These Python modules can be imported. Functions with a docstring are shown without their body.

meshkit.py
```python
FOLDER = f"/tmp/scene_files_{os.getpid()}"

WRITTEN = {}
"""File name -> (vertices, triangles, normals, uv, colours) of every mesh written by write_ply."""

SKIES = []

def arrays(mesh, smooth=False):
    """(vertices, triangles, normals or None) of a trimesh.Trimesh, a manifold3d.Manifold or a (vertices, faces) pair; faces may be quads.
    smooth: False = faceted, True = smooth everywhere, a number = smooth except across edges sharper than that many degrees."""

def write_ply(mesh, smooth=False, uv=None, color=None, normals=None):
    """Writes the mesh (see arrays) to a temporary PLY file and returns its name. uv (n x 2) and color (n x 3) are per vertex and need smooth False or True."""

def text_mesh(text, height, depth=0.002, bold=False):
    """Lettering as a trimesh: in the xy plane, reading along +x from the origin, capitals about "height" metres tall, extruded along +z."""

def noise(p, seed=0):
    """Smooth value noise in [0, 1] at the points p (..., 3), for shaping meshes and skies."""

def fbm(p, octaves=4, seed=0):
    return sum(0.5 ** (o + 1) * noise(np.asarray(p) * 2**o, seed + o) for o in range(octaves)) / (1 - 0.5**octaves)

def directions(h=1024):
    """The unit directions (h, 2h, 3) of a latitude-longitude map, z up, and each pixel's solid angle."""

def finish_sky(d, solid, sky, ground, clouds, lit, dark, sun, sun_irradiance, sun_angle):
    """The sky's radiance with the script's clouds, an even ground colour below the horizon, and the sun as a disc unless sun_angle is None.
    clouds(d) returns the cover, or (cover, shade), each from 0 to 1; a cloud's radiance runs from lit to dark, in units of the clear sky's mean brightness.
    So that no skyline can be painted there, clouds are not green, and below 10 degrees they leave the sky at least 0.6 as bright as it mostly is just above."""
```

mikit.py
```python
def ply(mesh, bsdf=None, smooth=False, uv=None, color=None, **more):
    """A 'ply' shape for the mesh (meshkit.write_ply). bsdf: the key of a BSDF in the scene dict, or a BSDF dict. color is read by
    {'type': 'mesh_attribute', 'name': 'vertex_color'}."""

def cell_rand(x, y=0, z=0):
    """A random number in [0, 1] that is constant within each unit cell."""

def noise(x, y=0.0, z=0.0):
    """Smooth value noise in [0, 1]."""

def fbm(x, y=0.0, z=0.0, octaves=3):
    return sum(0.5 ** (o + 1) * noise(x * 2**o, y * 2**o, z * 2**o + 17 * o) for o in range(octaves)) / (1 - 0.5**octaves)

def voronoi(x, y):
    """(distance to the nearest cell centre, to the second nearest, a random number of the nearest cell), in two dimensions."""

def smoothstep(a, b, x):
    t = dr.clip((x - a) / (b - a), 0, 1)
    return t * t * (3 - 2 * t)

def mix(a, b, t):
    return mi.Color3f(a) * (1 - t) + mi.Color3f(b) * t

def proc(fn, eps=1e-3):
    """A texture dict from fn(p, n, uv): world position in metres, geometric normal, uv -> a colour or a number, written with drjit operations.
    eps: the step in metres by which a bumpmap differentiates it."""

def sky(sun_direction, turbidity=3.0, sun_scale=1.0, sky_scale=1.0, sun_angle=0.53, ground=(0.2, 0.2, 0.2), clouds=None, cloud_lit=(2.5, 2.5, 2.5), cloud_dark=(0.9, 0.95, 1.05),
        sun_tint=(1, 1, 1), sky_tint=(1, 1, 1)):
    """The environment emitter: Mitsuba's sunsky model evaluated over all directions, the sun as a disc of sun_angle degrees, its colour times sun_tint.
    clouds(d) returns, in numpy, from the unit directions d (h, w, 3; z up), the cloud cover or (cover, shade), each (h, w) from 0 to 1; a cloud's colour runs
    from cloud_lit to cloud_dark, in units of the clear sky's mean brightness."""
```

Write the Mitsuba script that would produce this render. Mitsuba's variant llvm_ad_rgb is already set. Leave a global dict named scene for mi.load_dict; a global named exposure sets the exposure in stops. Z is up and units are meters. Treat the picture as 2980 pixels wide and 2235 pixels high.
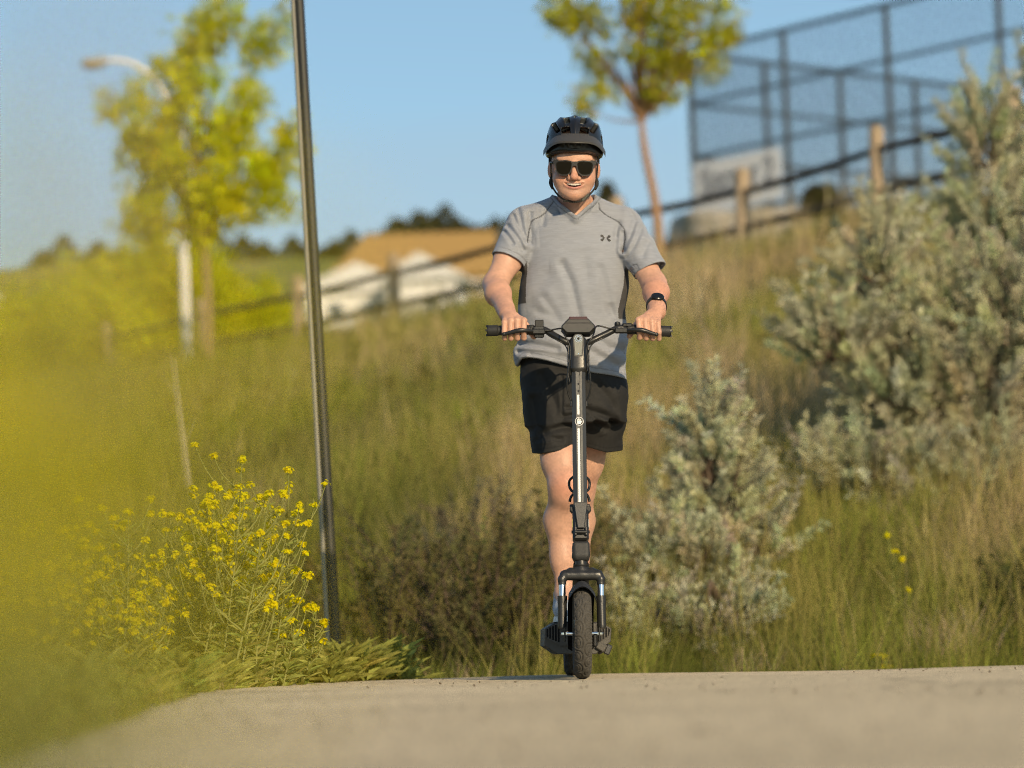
import math
import numpy as np
import drjit as dr
import mitsuba as mi
import trimesh
import manifold3d as m3
from shapely.geometry import Polygon, LineString, Point
from shapely.ops import unary_union
import mikit
import meshkit

T = mi.ScalarTransform4f
scene, labels = {}, {}
RNG = np.random.default_rng(7)

# ------------------------------------------------------------------ camera, sky, sun, exposure
EYE = np.array([0.0, 0.0, 0.13])
FWD = np.array([0.0, 0.99735319, 0.07270911])
UP = np.array([0.03838781, -0.07265551, 0.99661806])
scene['camera'] = {
    'type': 'thinlens', 'fov': 16.389, 'fov_axis': 'x', 'aperture_radius': 0.0245, 'focus_distance': 12.2,
    'near_clip': 0.05, 'far_clip': 4000.0,
    'to_world': T().look_at(origin=EYE.tolist(), target=(EYE + FWD).tolist(), up=UP.tolist())}
SUN_AZ, SUN_EL = math.radians(22), math.radians(20.5)
SUN = [math.sin(SUN_AZ) * math.cos(SUN_EL), -math.cos(SUN_AZ) * math.cos(SUN_EL), math.sin(SUN_EL)]


def wisps(d):
    n = meshkit.fbm(np.stack([d[..., 0] * 3.0, d[..., 1] * 3.0, d[..., 2] * 9.0], -1) + 5.0, 4)
    return np.clip((n - 0.52) * 1.6, 0, 0.28)


scene['sky'] = mikit.sky(SUN, turbidity=3.0, clouds=wisps, cloud_lit=(1.5, 1.5, 1.55), sun_tint=(0.96, 1.02, 1.14), sky_scale=1.25, sky_tint=(0.92, 1.03, 1.12))
exposure = 1.72

# ------------------------------------------------------------------ materials


def lin(r, g, b):
    return [((c / 255) / 12.92 if c / 255 <= 0.04045 else ((c / 255 + 0.055) / 1.055) ** 2.4) for c in (r, g, b)]


def rgb(c):
    return {'type': 'rgb', 'value': [float(x) for x in c]}


def plain(name, c, rough=0.6, metal=0.0, spec=0.5, **k):
    scene[name] = {'type': 'twosided', 'bsdf': {'type': 'principled', 'base_color': c if isinstance(c, dict) else rgb(c), 'roughness': rough, 'metallic': metal, 'specular': spec, **k}}


def leafy(name, trans=0.7, rough=0.55, spec_scale=None):
    scene[name] = {'type': 'principledthin', 'base_color': {'type': 'mesh_attribute', 'name': 'vertex_color'}, 'roughness': rough, 'diff_trans': trans, 'eta': 1.35}


def vcol(name, rough=0.7, spec=0.3, **k):
    scene[name] = {'type': 'twosided', 'bsdf': {'type': 'principled', 'base_color': {'type': 'mesh_attribute', 'name': 'vertex_color'}, 'roughness': rough, 'specular': spec, **k}}


leafy('leaf_soft', 0.75)
leafy('leaf_waxy', 0.55, 0.4)
leafy('petal', 0.9, 0.5)
vcol('bark', 0.85)
vcol('painted_vertex', 0.6)

# ------------------------------------------------------------------ naming


def key_of(name, parent=None):
    base = (parent + '__' if parent else '') + name
    if base not in scene and base not in labels:
        return base
    i = 1
    while f'{base}_{i:03d}' in scene or f'{base}_{i:03d}' in labels:
        i += 1
    return f'{base}_{i:03d}'


def tag(key, label=None, cat=None, group=None, kind=None):
    e = {}
    for k, v in (('label', label), ('category', cat), ('group', group), ('kind', kind)):
        if v:
            e[k] = v
    labels[key] = e


def thing(name, label, cat, group=None):
    k = key_of(name)
    tag(k, label, cat, group)
    return k


def put(name, mesh, bsdf, parent=None, smooth=False, color=None, **tags):
    k = key_of(name, parent)
    if isinstance(mesh, dict):
        scene[k] = mesh
    else:
        if color is not None:
            if len(np.shape(color)) == 1:
                color = np.tile(np.asarray(color, float), (len(mesh[0] if isinstance(mesh, tuple) else mesh.vertices), 1))
        scene[k] = mikit.ply(mesh, bsdf, smooth=smooth, color=color)
    if tags:
        tag(k, **tags)
    return k


# ------------------------------------------------------------------ mesh helpers


def join(ms):
    return trimesh.util.concatenate(ms)


def box(sx, sy, sz, at=(0, 0, 0), rot=None, bevel=0.0):
    if bevel > 0:
        b = min(bevel, min(sx, sy, sz) * 0.45)
        pts = []
        for ax in range(3):
            h = [sx / 2 - b, sy / 2 - b, sz / 2 - b]
            h[ax] += b
            for s in np.ndindex(2, 2, 2):
                pts.append([h[i] * (2 * s[i] - 1) for i in range(3)])
        m = trimesh.convex.convex_hull(np.array(pts))
    else:
        m = trimesh.creation.box((sx, sy, sz))
    if rot is not None:
        m.apply_transform(rot)
    m.apply_translation(at)
    return m


def rotm(axis, deg):
    return trimesh.transformations.rotation_matrix(math.radians(deg), axis)


def spline(pts, n):
    pts = np.asarray(pts, float)
    if len(pts) < 3:
        t = np.linspace(0, 1, n)[:, None]
        return pts[0] * (1 - t) + pts[-1] * t
    from scipy.interpolate import CubicSpline, PchipInterpolator
    s = np.r_[0, np.cumsum(np.linalg.norm(np.diff(pts, axis=0), axis=1))]
    return CubicSpline(s, pts, bc_type='natural')(np.linspace(0, s[-1], n))


def tube(pts, radii, sides=8, n=None, caps=True):
    p = spline(pts, n) if n else np.asarray(pts, float)
    r = np.interp(np.linspace(0, 1, len(p)), np.linspace(0, 1, np.size(radii)), np.ravel(radii)) if np.size(radii) > 1 else np.full(len(p), float(np.ravel(radii)[0]))
    t = np.gradient(p, axis=0)
    t /= np.linalg.norm(t, axis=1, keepdims=True) + 1e-12
    a = np.cross(t[0], [0, 0, 1.0] if abs(t[0, 2]) < 0.9 else [1.0, 0, 0])
    A = []
    for k in range(len(p)):
        a = a - t[k] * (a @ t[k])
        a /= np.linalg.norm(a) + 1e-12
        A.append(a)
    A = np.array(A)
    Bv = np.cross(t, A)
    ang = np.arange(sides) * 2 * np.pi / sides
    v = (p[:, None] + r[:, None, None] * (np.cos(ang)[None, :, None] * A[:, None] + np.sin(ang)[None, :, None] * Bv[:, None])).reshape(-1, 3)
    i, j = np.meshgrid(np.arange(len(p) - 1), np.arange(sides), indexing='ij')
    q = np.stack([i * sides + j, i * sides + (j + 1) % sides, (i + 1) * sides + (j + 1) % sides, (i + 1) * sides + j], -1).reshape(-1, 4)
    f = np.vstack([q[:, [0, 1, 2]], q[:, [0, 2, 3]]])
    if caps:
        n0, n1 = len(v), len(v) + 1
        v = np.vstack([v, p[0], p[-1]])
        k = np.arange(sides)
        e = (len(p) - 1) * sides
        f = np.vstack([f, np.stack([np.full(sides, n0), (k + 1) % sides, k], 1), np.stack([np.full(sides, n1), e + k, e + (k + 1) % sides], 1)])
    return trimesh.Trimesh(v, f, process=False)


def lathe(prof, sides=32, axis=None, at=(0, 0, 0)):
    m = trimesh.creation.revolve(np.asarray(prof, float), sections=sides)
    if axis is not None:
        m.apply_transform(trimesh.geometry.align_vectors([0, 0, 1], axis))
    m.apply_translation(at)
    return m


def prism(poly, depth, bevel=0.0):
    """polygon in xy, extruded along z from 0 to depth."""
    if not isinstance(poly, Polygon):
        poly = Polygon(poly)
    if bevel <= 0:
        return trimesh.creation.extrude_polygon(poly, depth, engine='earcut')
    a = trimesh.convex.convex_hull
    inner = poly.buffer(-bevel, join_style=2)
    pts = [np.c_[np.array(poly.exterior.coords), np.full(len(poly.exterior.coords), z)] for z in (bevel, depth - bevel)]
    pts += [np.c_[np.array(inner.exterior.coords), np.full(len(inner.exterior.coords), z)] for z in (0, depth)]
    return a(np.vstack(pts))


def frame(o, x, y, z):
    M = np.eye(4)
    M[:3, 0], M[:3, 1], M[:3, 2], M[:3, 3] = x, y, z, o
    return M


def strips(base, direction, side, length, width, bend, levels=2):
    """many thin tapering blades as one (v, f): base (n,3), unit direction (n,3), unit side (n,3), bend (n,3) added quadratically."""
    n = len(base)
    rows = []
    for l in range(levels):
        t = l / levels
        c = base + direction * (length * t)[:, None] + bend * (t * t)
        w = (width * (1 - 0.55 * t))[:, None] * side * 0.5
        rows += [c - w, c + w]
    rows.append(base + direction * length[:, None] + bend)
    v = np.stack(rows, 1)
    m = len(rows)
    f = []
    for l in range(levels - 1):
        f += [[2 * l, 2 * l + 1, 2 * l + 3], [2 * l, 2 * l + 3, 2 * l + 2]]
    f.append([2 * levels - 2, 2 * levels - 1, m - 1])
    f = (np.arange(n)[:, None, None] * m + np.array(f)[None]).reshape(-1, 3)
    return v.reshape(-1, 3), f, m


LEAF_V = np.array([[0, 0, 0], [0.5, 0.32, 0.06], [0.22, 0.62, 0.05], [0, 1, -0.06], [-0.22, 0.62, 0.05], [-0.5, 0.32, 0.06], [0, 0.45, -0.02]])
LEAF_F = np.array([[0, 1, 6], [1, 2, 6], [2, 3, 6], [3, 4, 6], [4, 5, 6], [5, 0, 6]])
QUAD_V = np.array([[0, 0, 0], [0.5, 0.45, 0.08], [0, 1, 0], [-0.5, 0.45, 0.08]])
QUAD_F = np.array([[0, 1, 2], [0, 2, 3]])


def rand_dirs(n, rng):
    d = rng.normal(size=(n, 3))
    return d / np.linalg.norm(d, axis=1, keepdims=True)


def leaves(pos, along, normal, length, width, shape=(QUAD_V, QUAD_F)):
    """leaf blades placed at pos, pointing along, facing normal (made orthogonal)."""
    V, F = shape
    along = along / (np.linalg.norm(along, axis=1, keepdims=True) + 1e-9)
    normal = normal - along * np.sum(normal * along, 1, keepdims=True)
    normal /= np.linalg.norm(normal, axis=1, keepdims=True) + 1e-9
    side = np.cross(along, normal)
    n = len(pos)
    length = np.broadcast_to(length, (n,))
    width = np.broadcast_to(width, (n,))
    v = pos[:, None] + side[:, None] * (V[None, :, 0] * width[:, None])[..., None] + along[:, None] * (V[None, :, 1] * length[:, None])[..., None] + normal[:, None] * (V[None, :, 2] * length[:, None])[..., None]
    f = (np.arange(n)[:, None, None] * len(V) + F[None]).reshape(-1, 3)
    return v.reshape(-1, 3), f, len(V)


def merge(parts):
    """[(v, f, colour per vertex)] -> (v, f), colours"""
    at, vs, fs, cs = 0, [], [], []
    for v, f, c in parts:
        vs.append(v)
        fs.append(f + at)
        cs.append(np.broadcast_to(c, (len(v), 3)))
        at += len(v)
    return (np.vstack(vs), np.vstack(fs)), np.vstack(cs)


def tint(n, base, var, rng, per=1):
    """n colours around base with brightness and hue variation, each repeated per times."""
    base = np.asarray(base, float)
    c = base[None] * np.exp(rng.normal(0, var, (n, 1))) * np.exp(rng.normal(0, var * 0.35, (n, 3)))
    return np.repeat(np.clip(c, 0.005, 0.9), per, 0)


# ------------------------------------------------------------------ terrain
BANK, PATH_X = 0.0157, 0.197


def ridge_y(x):
    return 48.4 - 1.83 * x


def path_z(x, y):
    return 0.001 - BANK * (x - PATH_X) - 0.020 * np.maximum(y - 13.3, 0) ** 2 - 0.02 * np.maximum(x - 1.62, 0) ** 2


def terrain(x, y):
    x, y = np.asarray(x, float), np.asarray(y, float)
    p3 = np.stack([x * 0.16, y * 0.16, x * 0 + 3.3], -1)
    yr = np.clip(ridge_y(x), 25, 95)
    t = np.clip((y - 15.2) / (yr - 15.2), 0, 1)
    hill = -0.42 + 5.25 * (0.80 * t + 0.20 * t * t * (3 - 2 * t))
    gully = -0.45 * np.exp(-((y - 37 - 3.0 * x) / 2.6) ** 2) * (1 / (1 + np.exp((x - 0.4) * 1.6)))
    hill = hill + gully + (meshkit.fbm(p3, 3) - 0.5) * 0.9 * np.clip(t * 6, 0, 1) * np.clip((1.02 - t) * 6, 0, 1)
    beyond = np.clip(y - yr, 0, None)
    hill = hill - 0.01 * np.clip(beyond, 0, 12)
    near = path_z(x, y) - 0.03
    w = mikit_smooth(13.9, 16.2, y)
    out = near * (1 - w) + np.where(y > 15.2, hill, -0.42) * w
    side = np.where(y < 16, 0.02 + 0.05 * (meshkit.fbm(np.stack([x * 1.3, y * 1.3, x * 0], -1), 2) - 0.5), 0)
    return out + side * (1 - w) * 0.6


def mikit_smooth(a, b, v):
    t = np.clip((v - a) / (b - a), 0, 1)
    return t * t * (3 - 2 * t)


def grid_mesh(xs, ys, fn):
    X, Y = np.meshgrid(xs, ys, indexing='xy')
    Z = fn(X, Y)
    v = np.stack([X, Y, Z], -1).reshape(-1, 3)
    nx = len(xs)
    i, j = np.meshgrid(np.arange(len(ys) - 1), np.arange(nx - 1), indexing='ij')
    a = (i * nx + j).ravel()
    return v, np.vstack([np.stack([a, a + 1, a + nx + 1], 1), np.stack([a, a + nx + 1, a + nx], 1)])


def path_left(y):
    return np.interp(y, [-30, 1.0, 4.0, 5.7, 8.0, 10.7, 12.4, 13.3, 14.2, 16], [-0.6, -0.6, -0.60, -0.70, -0.86, -0.94, -0.92, -0.80, -0.55, -0.5])
# ================================================================== setting


def soil(p, n, uv):
    a = mikit.fbm(p.x * 0.9, p.y * 0.9, p.z * 0.9, octaves=4)
    b = mikit.noise(p.x * 11, p.y * 11, p.z * 3)
    c = mikit.mix((0.075, 0.070, 0.030), (0.16, 0.125, 0.070), mikit.smoothstep(0.35, 0.68, a))
    return c * (0.75 + 0.5 * b)


plain('soil', mikit.proc(soil), 0.95, spec=0.1)
xs = np.unique(np.r_[np.linspace(-300, -30, 28), np.linspace(-30, 30, 241), np.linspace(30, 300, 28)])
ys = np.unique(np.r_[np.linspace(-60, -2, 12), np.linspace(-2, 18, 161), np.linspace(18, 100, 206)])
gv, gf = grid_mesh(xs, ys, terrain)
ON_PATH = (gv[:, 0] > path_left(gv[:, 1]) + 0.04) & (gv[:, 0] < 2.06) & (gv[:, 1] < 14.6)
gv[ON_PATH, 2] -= 0.12
put('ground', (gv, gf), 'soil', smooth=True, label='grassy bank of bare soil rising behind the path', kind='structure')


def concrete(p, n, uv):
    a = mikit.fbm(p.x * 2.2, p.y * 2.2, 0.0, octaves=4)
    g = mikit.noise(p.x * 130, p.y * 130)
    g2 = mikit.noise(p.x * 330, p.y * 330, 4.0)
    g3 = mikit.noise(p.x * 75 + 7, p.y * 48, 6.0)
    pit = mikit.smoothstep(0.80, 0.90, mikit.noise(p.x * 55, p.y * 55, 2.0))
    c = mikit.mix((0.310, 0.265, 0.182), (0.430, 0.370, 0.260), a)
    stain = mikit.smoothstep(0.62, 0.8, mikit.fbm(p.x * 0.8 + 3, p.y * 0.8, 1.0))
    seam = mikit.smoothstep(0.016, 0.006, dr.abs(dr.abs(mikit.fbm(p.x * 0.7 + 11, p.y * 0.35, 3.0) - 0.5) - 0.0))
    c = c * (1 - 0.30 * seam * mikit.smoothstep(0.45, 0.6, mikit.noise(p.x * 1.1, p.y * 0.6, 8.0)))
    return c * (0.36 + 0.34 * g + 0.30 * g2 + 0.64 * g3) * (1 - 0.55 * pit) * (1 - 0.2 * stain)


def concrete_h(p, n, uv):
    return mikit.noise(p.x * 130, p.y * 130) + 0.6 * mikit.noise(p.x * 330, p.y * 330, 4.0)


scene['concrete'] = {'type': 'twosided', 'bsdf': {'type': 'bumpmap', 'arbitrary': {'type': 'proc', **{k: v for k, v in mikit.proc(concrete_h, 2e-3).items() if k != 'type'}}, 'scale': 0.0016,
                     'bsdf': {'type': 'principled', 'base_color': mikit.proc(concrete), 'roughness': 0.9, 'specular': 0.2}}}
rows = np.unique(np.r_[np.linspace(-40, 2, 15), np.linspace(2, 15.4, 135)])
vs = []
for y in rows:
    l = float(path_left(y)) + 0.02 * math.sin(y * 7.3) + 0.015 * math.sin(y * 19.1 + 1)
    xr = np.linspace(l, 2.05 + 0.01 * math.sin(y * 5), 40)
    ring = np.stack([xr, np.full(40, y), path_z(xr, y) + 0.004 * np.sin(xr * 3 + y)], 1)
    lo = ring[[0, -1]].copy()
    lo[:, 2] -= 0.16
    vs.append(np.vstack([lo[:1], ring, lo[1:]]))
vs = np.array(vs)
nr, nc = vs.shape[:2]
i, j = np.meshgrid(np.arange(nr - 1), np.arange(nc - 1), indexing='ij')
a = (i * nc + j).ravel()
put('path', (vs.reshape(-1, 3), np.vstack([np.stack([a, a + 1, a + nc + 1], 1), np.stack([a, a + nc + 1, a + nc], 1)])), 'concrete', smooth=30,
    label='pale concrete path with a gentle crest', kind='structure')

# small stones and crumbs lying on the path
rng = np.random.default_rng(11)
vv, ff, at = [], [], 0
ico = trimesh.creation.icosphere(1, 1.0)
for k in range(420):
    y = rng.uniform(3.6, 14.2)
    x = rng.uniform(max(float(path_left(y)), -0.17 * y), min(2.0, 0.17 * y))
    s = 0.0016 + 0.0022 * rng.random() ** 2
    v = ico.vertices * s * rng.uniform(0.6, 1.3, 3) * (1 + 0.25 * rng.normal(size=(len(ico.vertices), 1)).clip(-1, 1)) + [x, y, float(path_z(x, y)) + s * 0.4]
    vv.append(v)
    ff.append(ico.faces + at)
    at += len(v)
plain('grit', (0.13, 0.10, 0.07), 0.9)
put('grit', (np.vstack(vv), np.vstack(ff)), 'grit', label='loose grit scattered over the pale path', cat='grit', kind='stuff')

# far hills
def hill_z(x, y):
    X = np.asarray(x, float)
    Y = np.asarray(y, float)
    z = np.interp(Y, [92, 120, 160, 210, 260, 305, 340, 420], [3.4, 8.6, 13.4, 18.9, 25.4, 34.2, 36.0, 35.0])
    n = meshkit.fbm(np.stack([X / 26, Y / 45, X * 0], -1), 3) - 0.5
    return z + 2.2 * n * mikit_smooth(240, 320, Y) - 0.075 * np.clip(X - 3, 0, 90) * mikit_smooth(120, 300, Y)


def farcol(p, n, uv):
    a = mikit.fbm(p.x * 0.12, p.y * 0.12, p.z * 0.12, octaves=4)
    return mikit.mix((0.12, 0.135, 0.040), (0.20, 0.185, 0.075), mikit.smoothstep(0.4, 0.65, a))


plain('far_grass', mikit.proc(farcol), 0.95, spec=0.05)
put('hills', grid_mesh(np.linspace(-160, 160, 81), np.linspace(92, 420, 60), hill_z), 'far_grass', smooth=True, label='olive hillside far beyond the fence', kind='structure')
# ================================================================== smooth bodies: signed distance fields meshed with surface nets


def P(*c):
    return np.array(c, np.float64)


class Field:
    """a list of (operation, distance function, blend width); functions take points (n, 3)."""

    def __init__(self):
        self.ops = []

    def add(self, fn, k=0.02):
        self.ops.append(('u', fn, k))
        return self

    def cut(self, fn, k=0.004):
        self.ops.append(('s', fn, k))
        return self

    def keep(self, fn, k=0.002):
        self.ops.append(('i', fn, k))
        return self

    def warp(self, fn):
        self.ops.append(('d', fn, 0))
        return self

    def run(self, p, ops=None):
        d = None
        for kind, fn, k in (self.ops if ops is None else ops):
            e = fn(p)
            if kind == 'd':
                d = d + e if d is not None else None
                continue
            if d is None:
                d = e if kind == 'u' else np.full(len(p), 1.0)
                continue
            if kind == 'u':
                h = np.clip(0.5 + 0.5 * (d - e) / k, 0, 1)
                d = d * (1 - h) + e * h - k * h * (1 - h)
            else:
                e = -e if kind == 's' else e
                h = np.clip(0.5 - 0.5 * (d - e) / k, 0, 1)
                d = d * (1 - h) + e * h + k * h * (1 - h)
        return np.full(len(p), 1.0) if d is None else d

    def ops_near(self, m, r):
        vals = [0.0 if k == 'd' else fn(m[None])[0] for k, fn, _ in self.ops]
        dmin = min([v for v, (k, _, _) in zip(vals, self.ops) if k == 'u'])
        out = []
        for v, op in zip(vals, self.ops):
            if op[0] == 'u' and v > dmin + 2.6 * r + 2 * op[2] + 0.01:
                continue
            if op[0] == 's' and v > 1.3 * r + 2 * op[2] + 0.01:
                continue
            out.append(op)
        return out


def capsule(a, b, ra, rb=None):
    a, b = np.asarray(a, float), np.asarray(b, float)
    rb = ra if rb is None else rb
    ba = b - a
    L = ba @ ba

    def f(p):
        q = p - a
        t = np.clip(q @ ba / L, 0, 1)
        return np.linalg.norm(q - t[:, None] * ba, axis=1) - (ra + (rb - ra) * t)
    return f


def ellipsoid(c, r, R=None):
    c, r = np.asarray(c, float), np.asarray(r, float)

    def f(p):
        q = p - c
        if R is not None:
            q = q @ R
        a = np.linalg.norm(q / r, axis=1)
        b = np.linalg.norm(q / (r * r), axis=1) + 1e-9
        return np.where(a < 1e-6, -r.min(), a * (a - 1) / b)
    return f


def rbox(c, h, rad, R=None):
    c, h = np.asarray(c, float), np.asarray(h, float)

    def f(p):
        q = p - c
        if R is not None:
            q = q @ R
        q = np.abs(q) - (h - rad)
        return np.linalg.norm(np.maximum(q, 0), axis=1) + np.minimum(q.max(1), 0) - rad
    return f


def half(c, n):
    c, n = np.asarray(c, float), np.asarray(n, float)
    n = n / np.linalg.norm(n)
    return lambda p: (p - c) @ n


def loft(z, cx, cy, a, b, n=2.2):
    """superellipse sections stacked in z (ascending)."""
    from scipy.interpolate import PchipInterpolator as I
    z = np.asarray(z, float)
    fs = [I(z, np.broadcast_to(np.asarray(v, float), z.shape)) for v in (cx, cy, a, b)]

    def f(p):
        zz = np.clip(p[:, 2], z[0], z[-1])
        X, Y, Aa, Bb = [g(zz) for g in fs]
        q = ((np.abs(p[:, 0] - X) / Aa) ** n + (np.abs(p[:, 1] - Y) / Bb) ** n) ** (1 / n)
        d = (q - 1) * np.minimum(Aa, Bb) * 0.95
        dz = np.maximum(z[0] - p[:, 2], p[:, 2] - z[-1])
        return np.where(dz > 0, np.sqrt(np.maximum(d, 0) ** 2 + dz ** 2), np.maximum(d, dz))
    return f


def seg2(px, pz, line):
    """distance in the xz plane to a polyline"""
    d = np.full(px.shape, 9.0)
    for (x0, z0), (x1, z1) in zip(line[:-1], line[1:]):
        ex, ez = x1 - x0, z1 - z0
        t = np.clip(((px - x0) * ex + (pz - z0) * ez) / (ex * ex + ez * ez), 0, 1)
        d = np.minimum(d, np.hypot(px - x0 - t * ex, pz - z0 - t * ez))
    return d


def inside2(px, pz, poly):
    c = np.zeros(px.shape, bool)
    x0, z0 = poly[-1]
    for x1, z1 in poly:
        c ^= ((z1 > pz) != (z0 > pz)) & (px < (x0 - x1) * (pz - z1) / (z0 - z1 + 1e-12) + x1)
        x0, z0 = x1, z1
    return c


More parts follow.
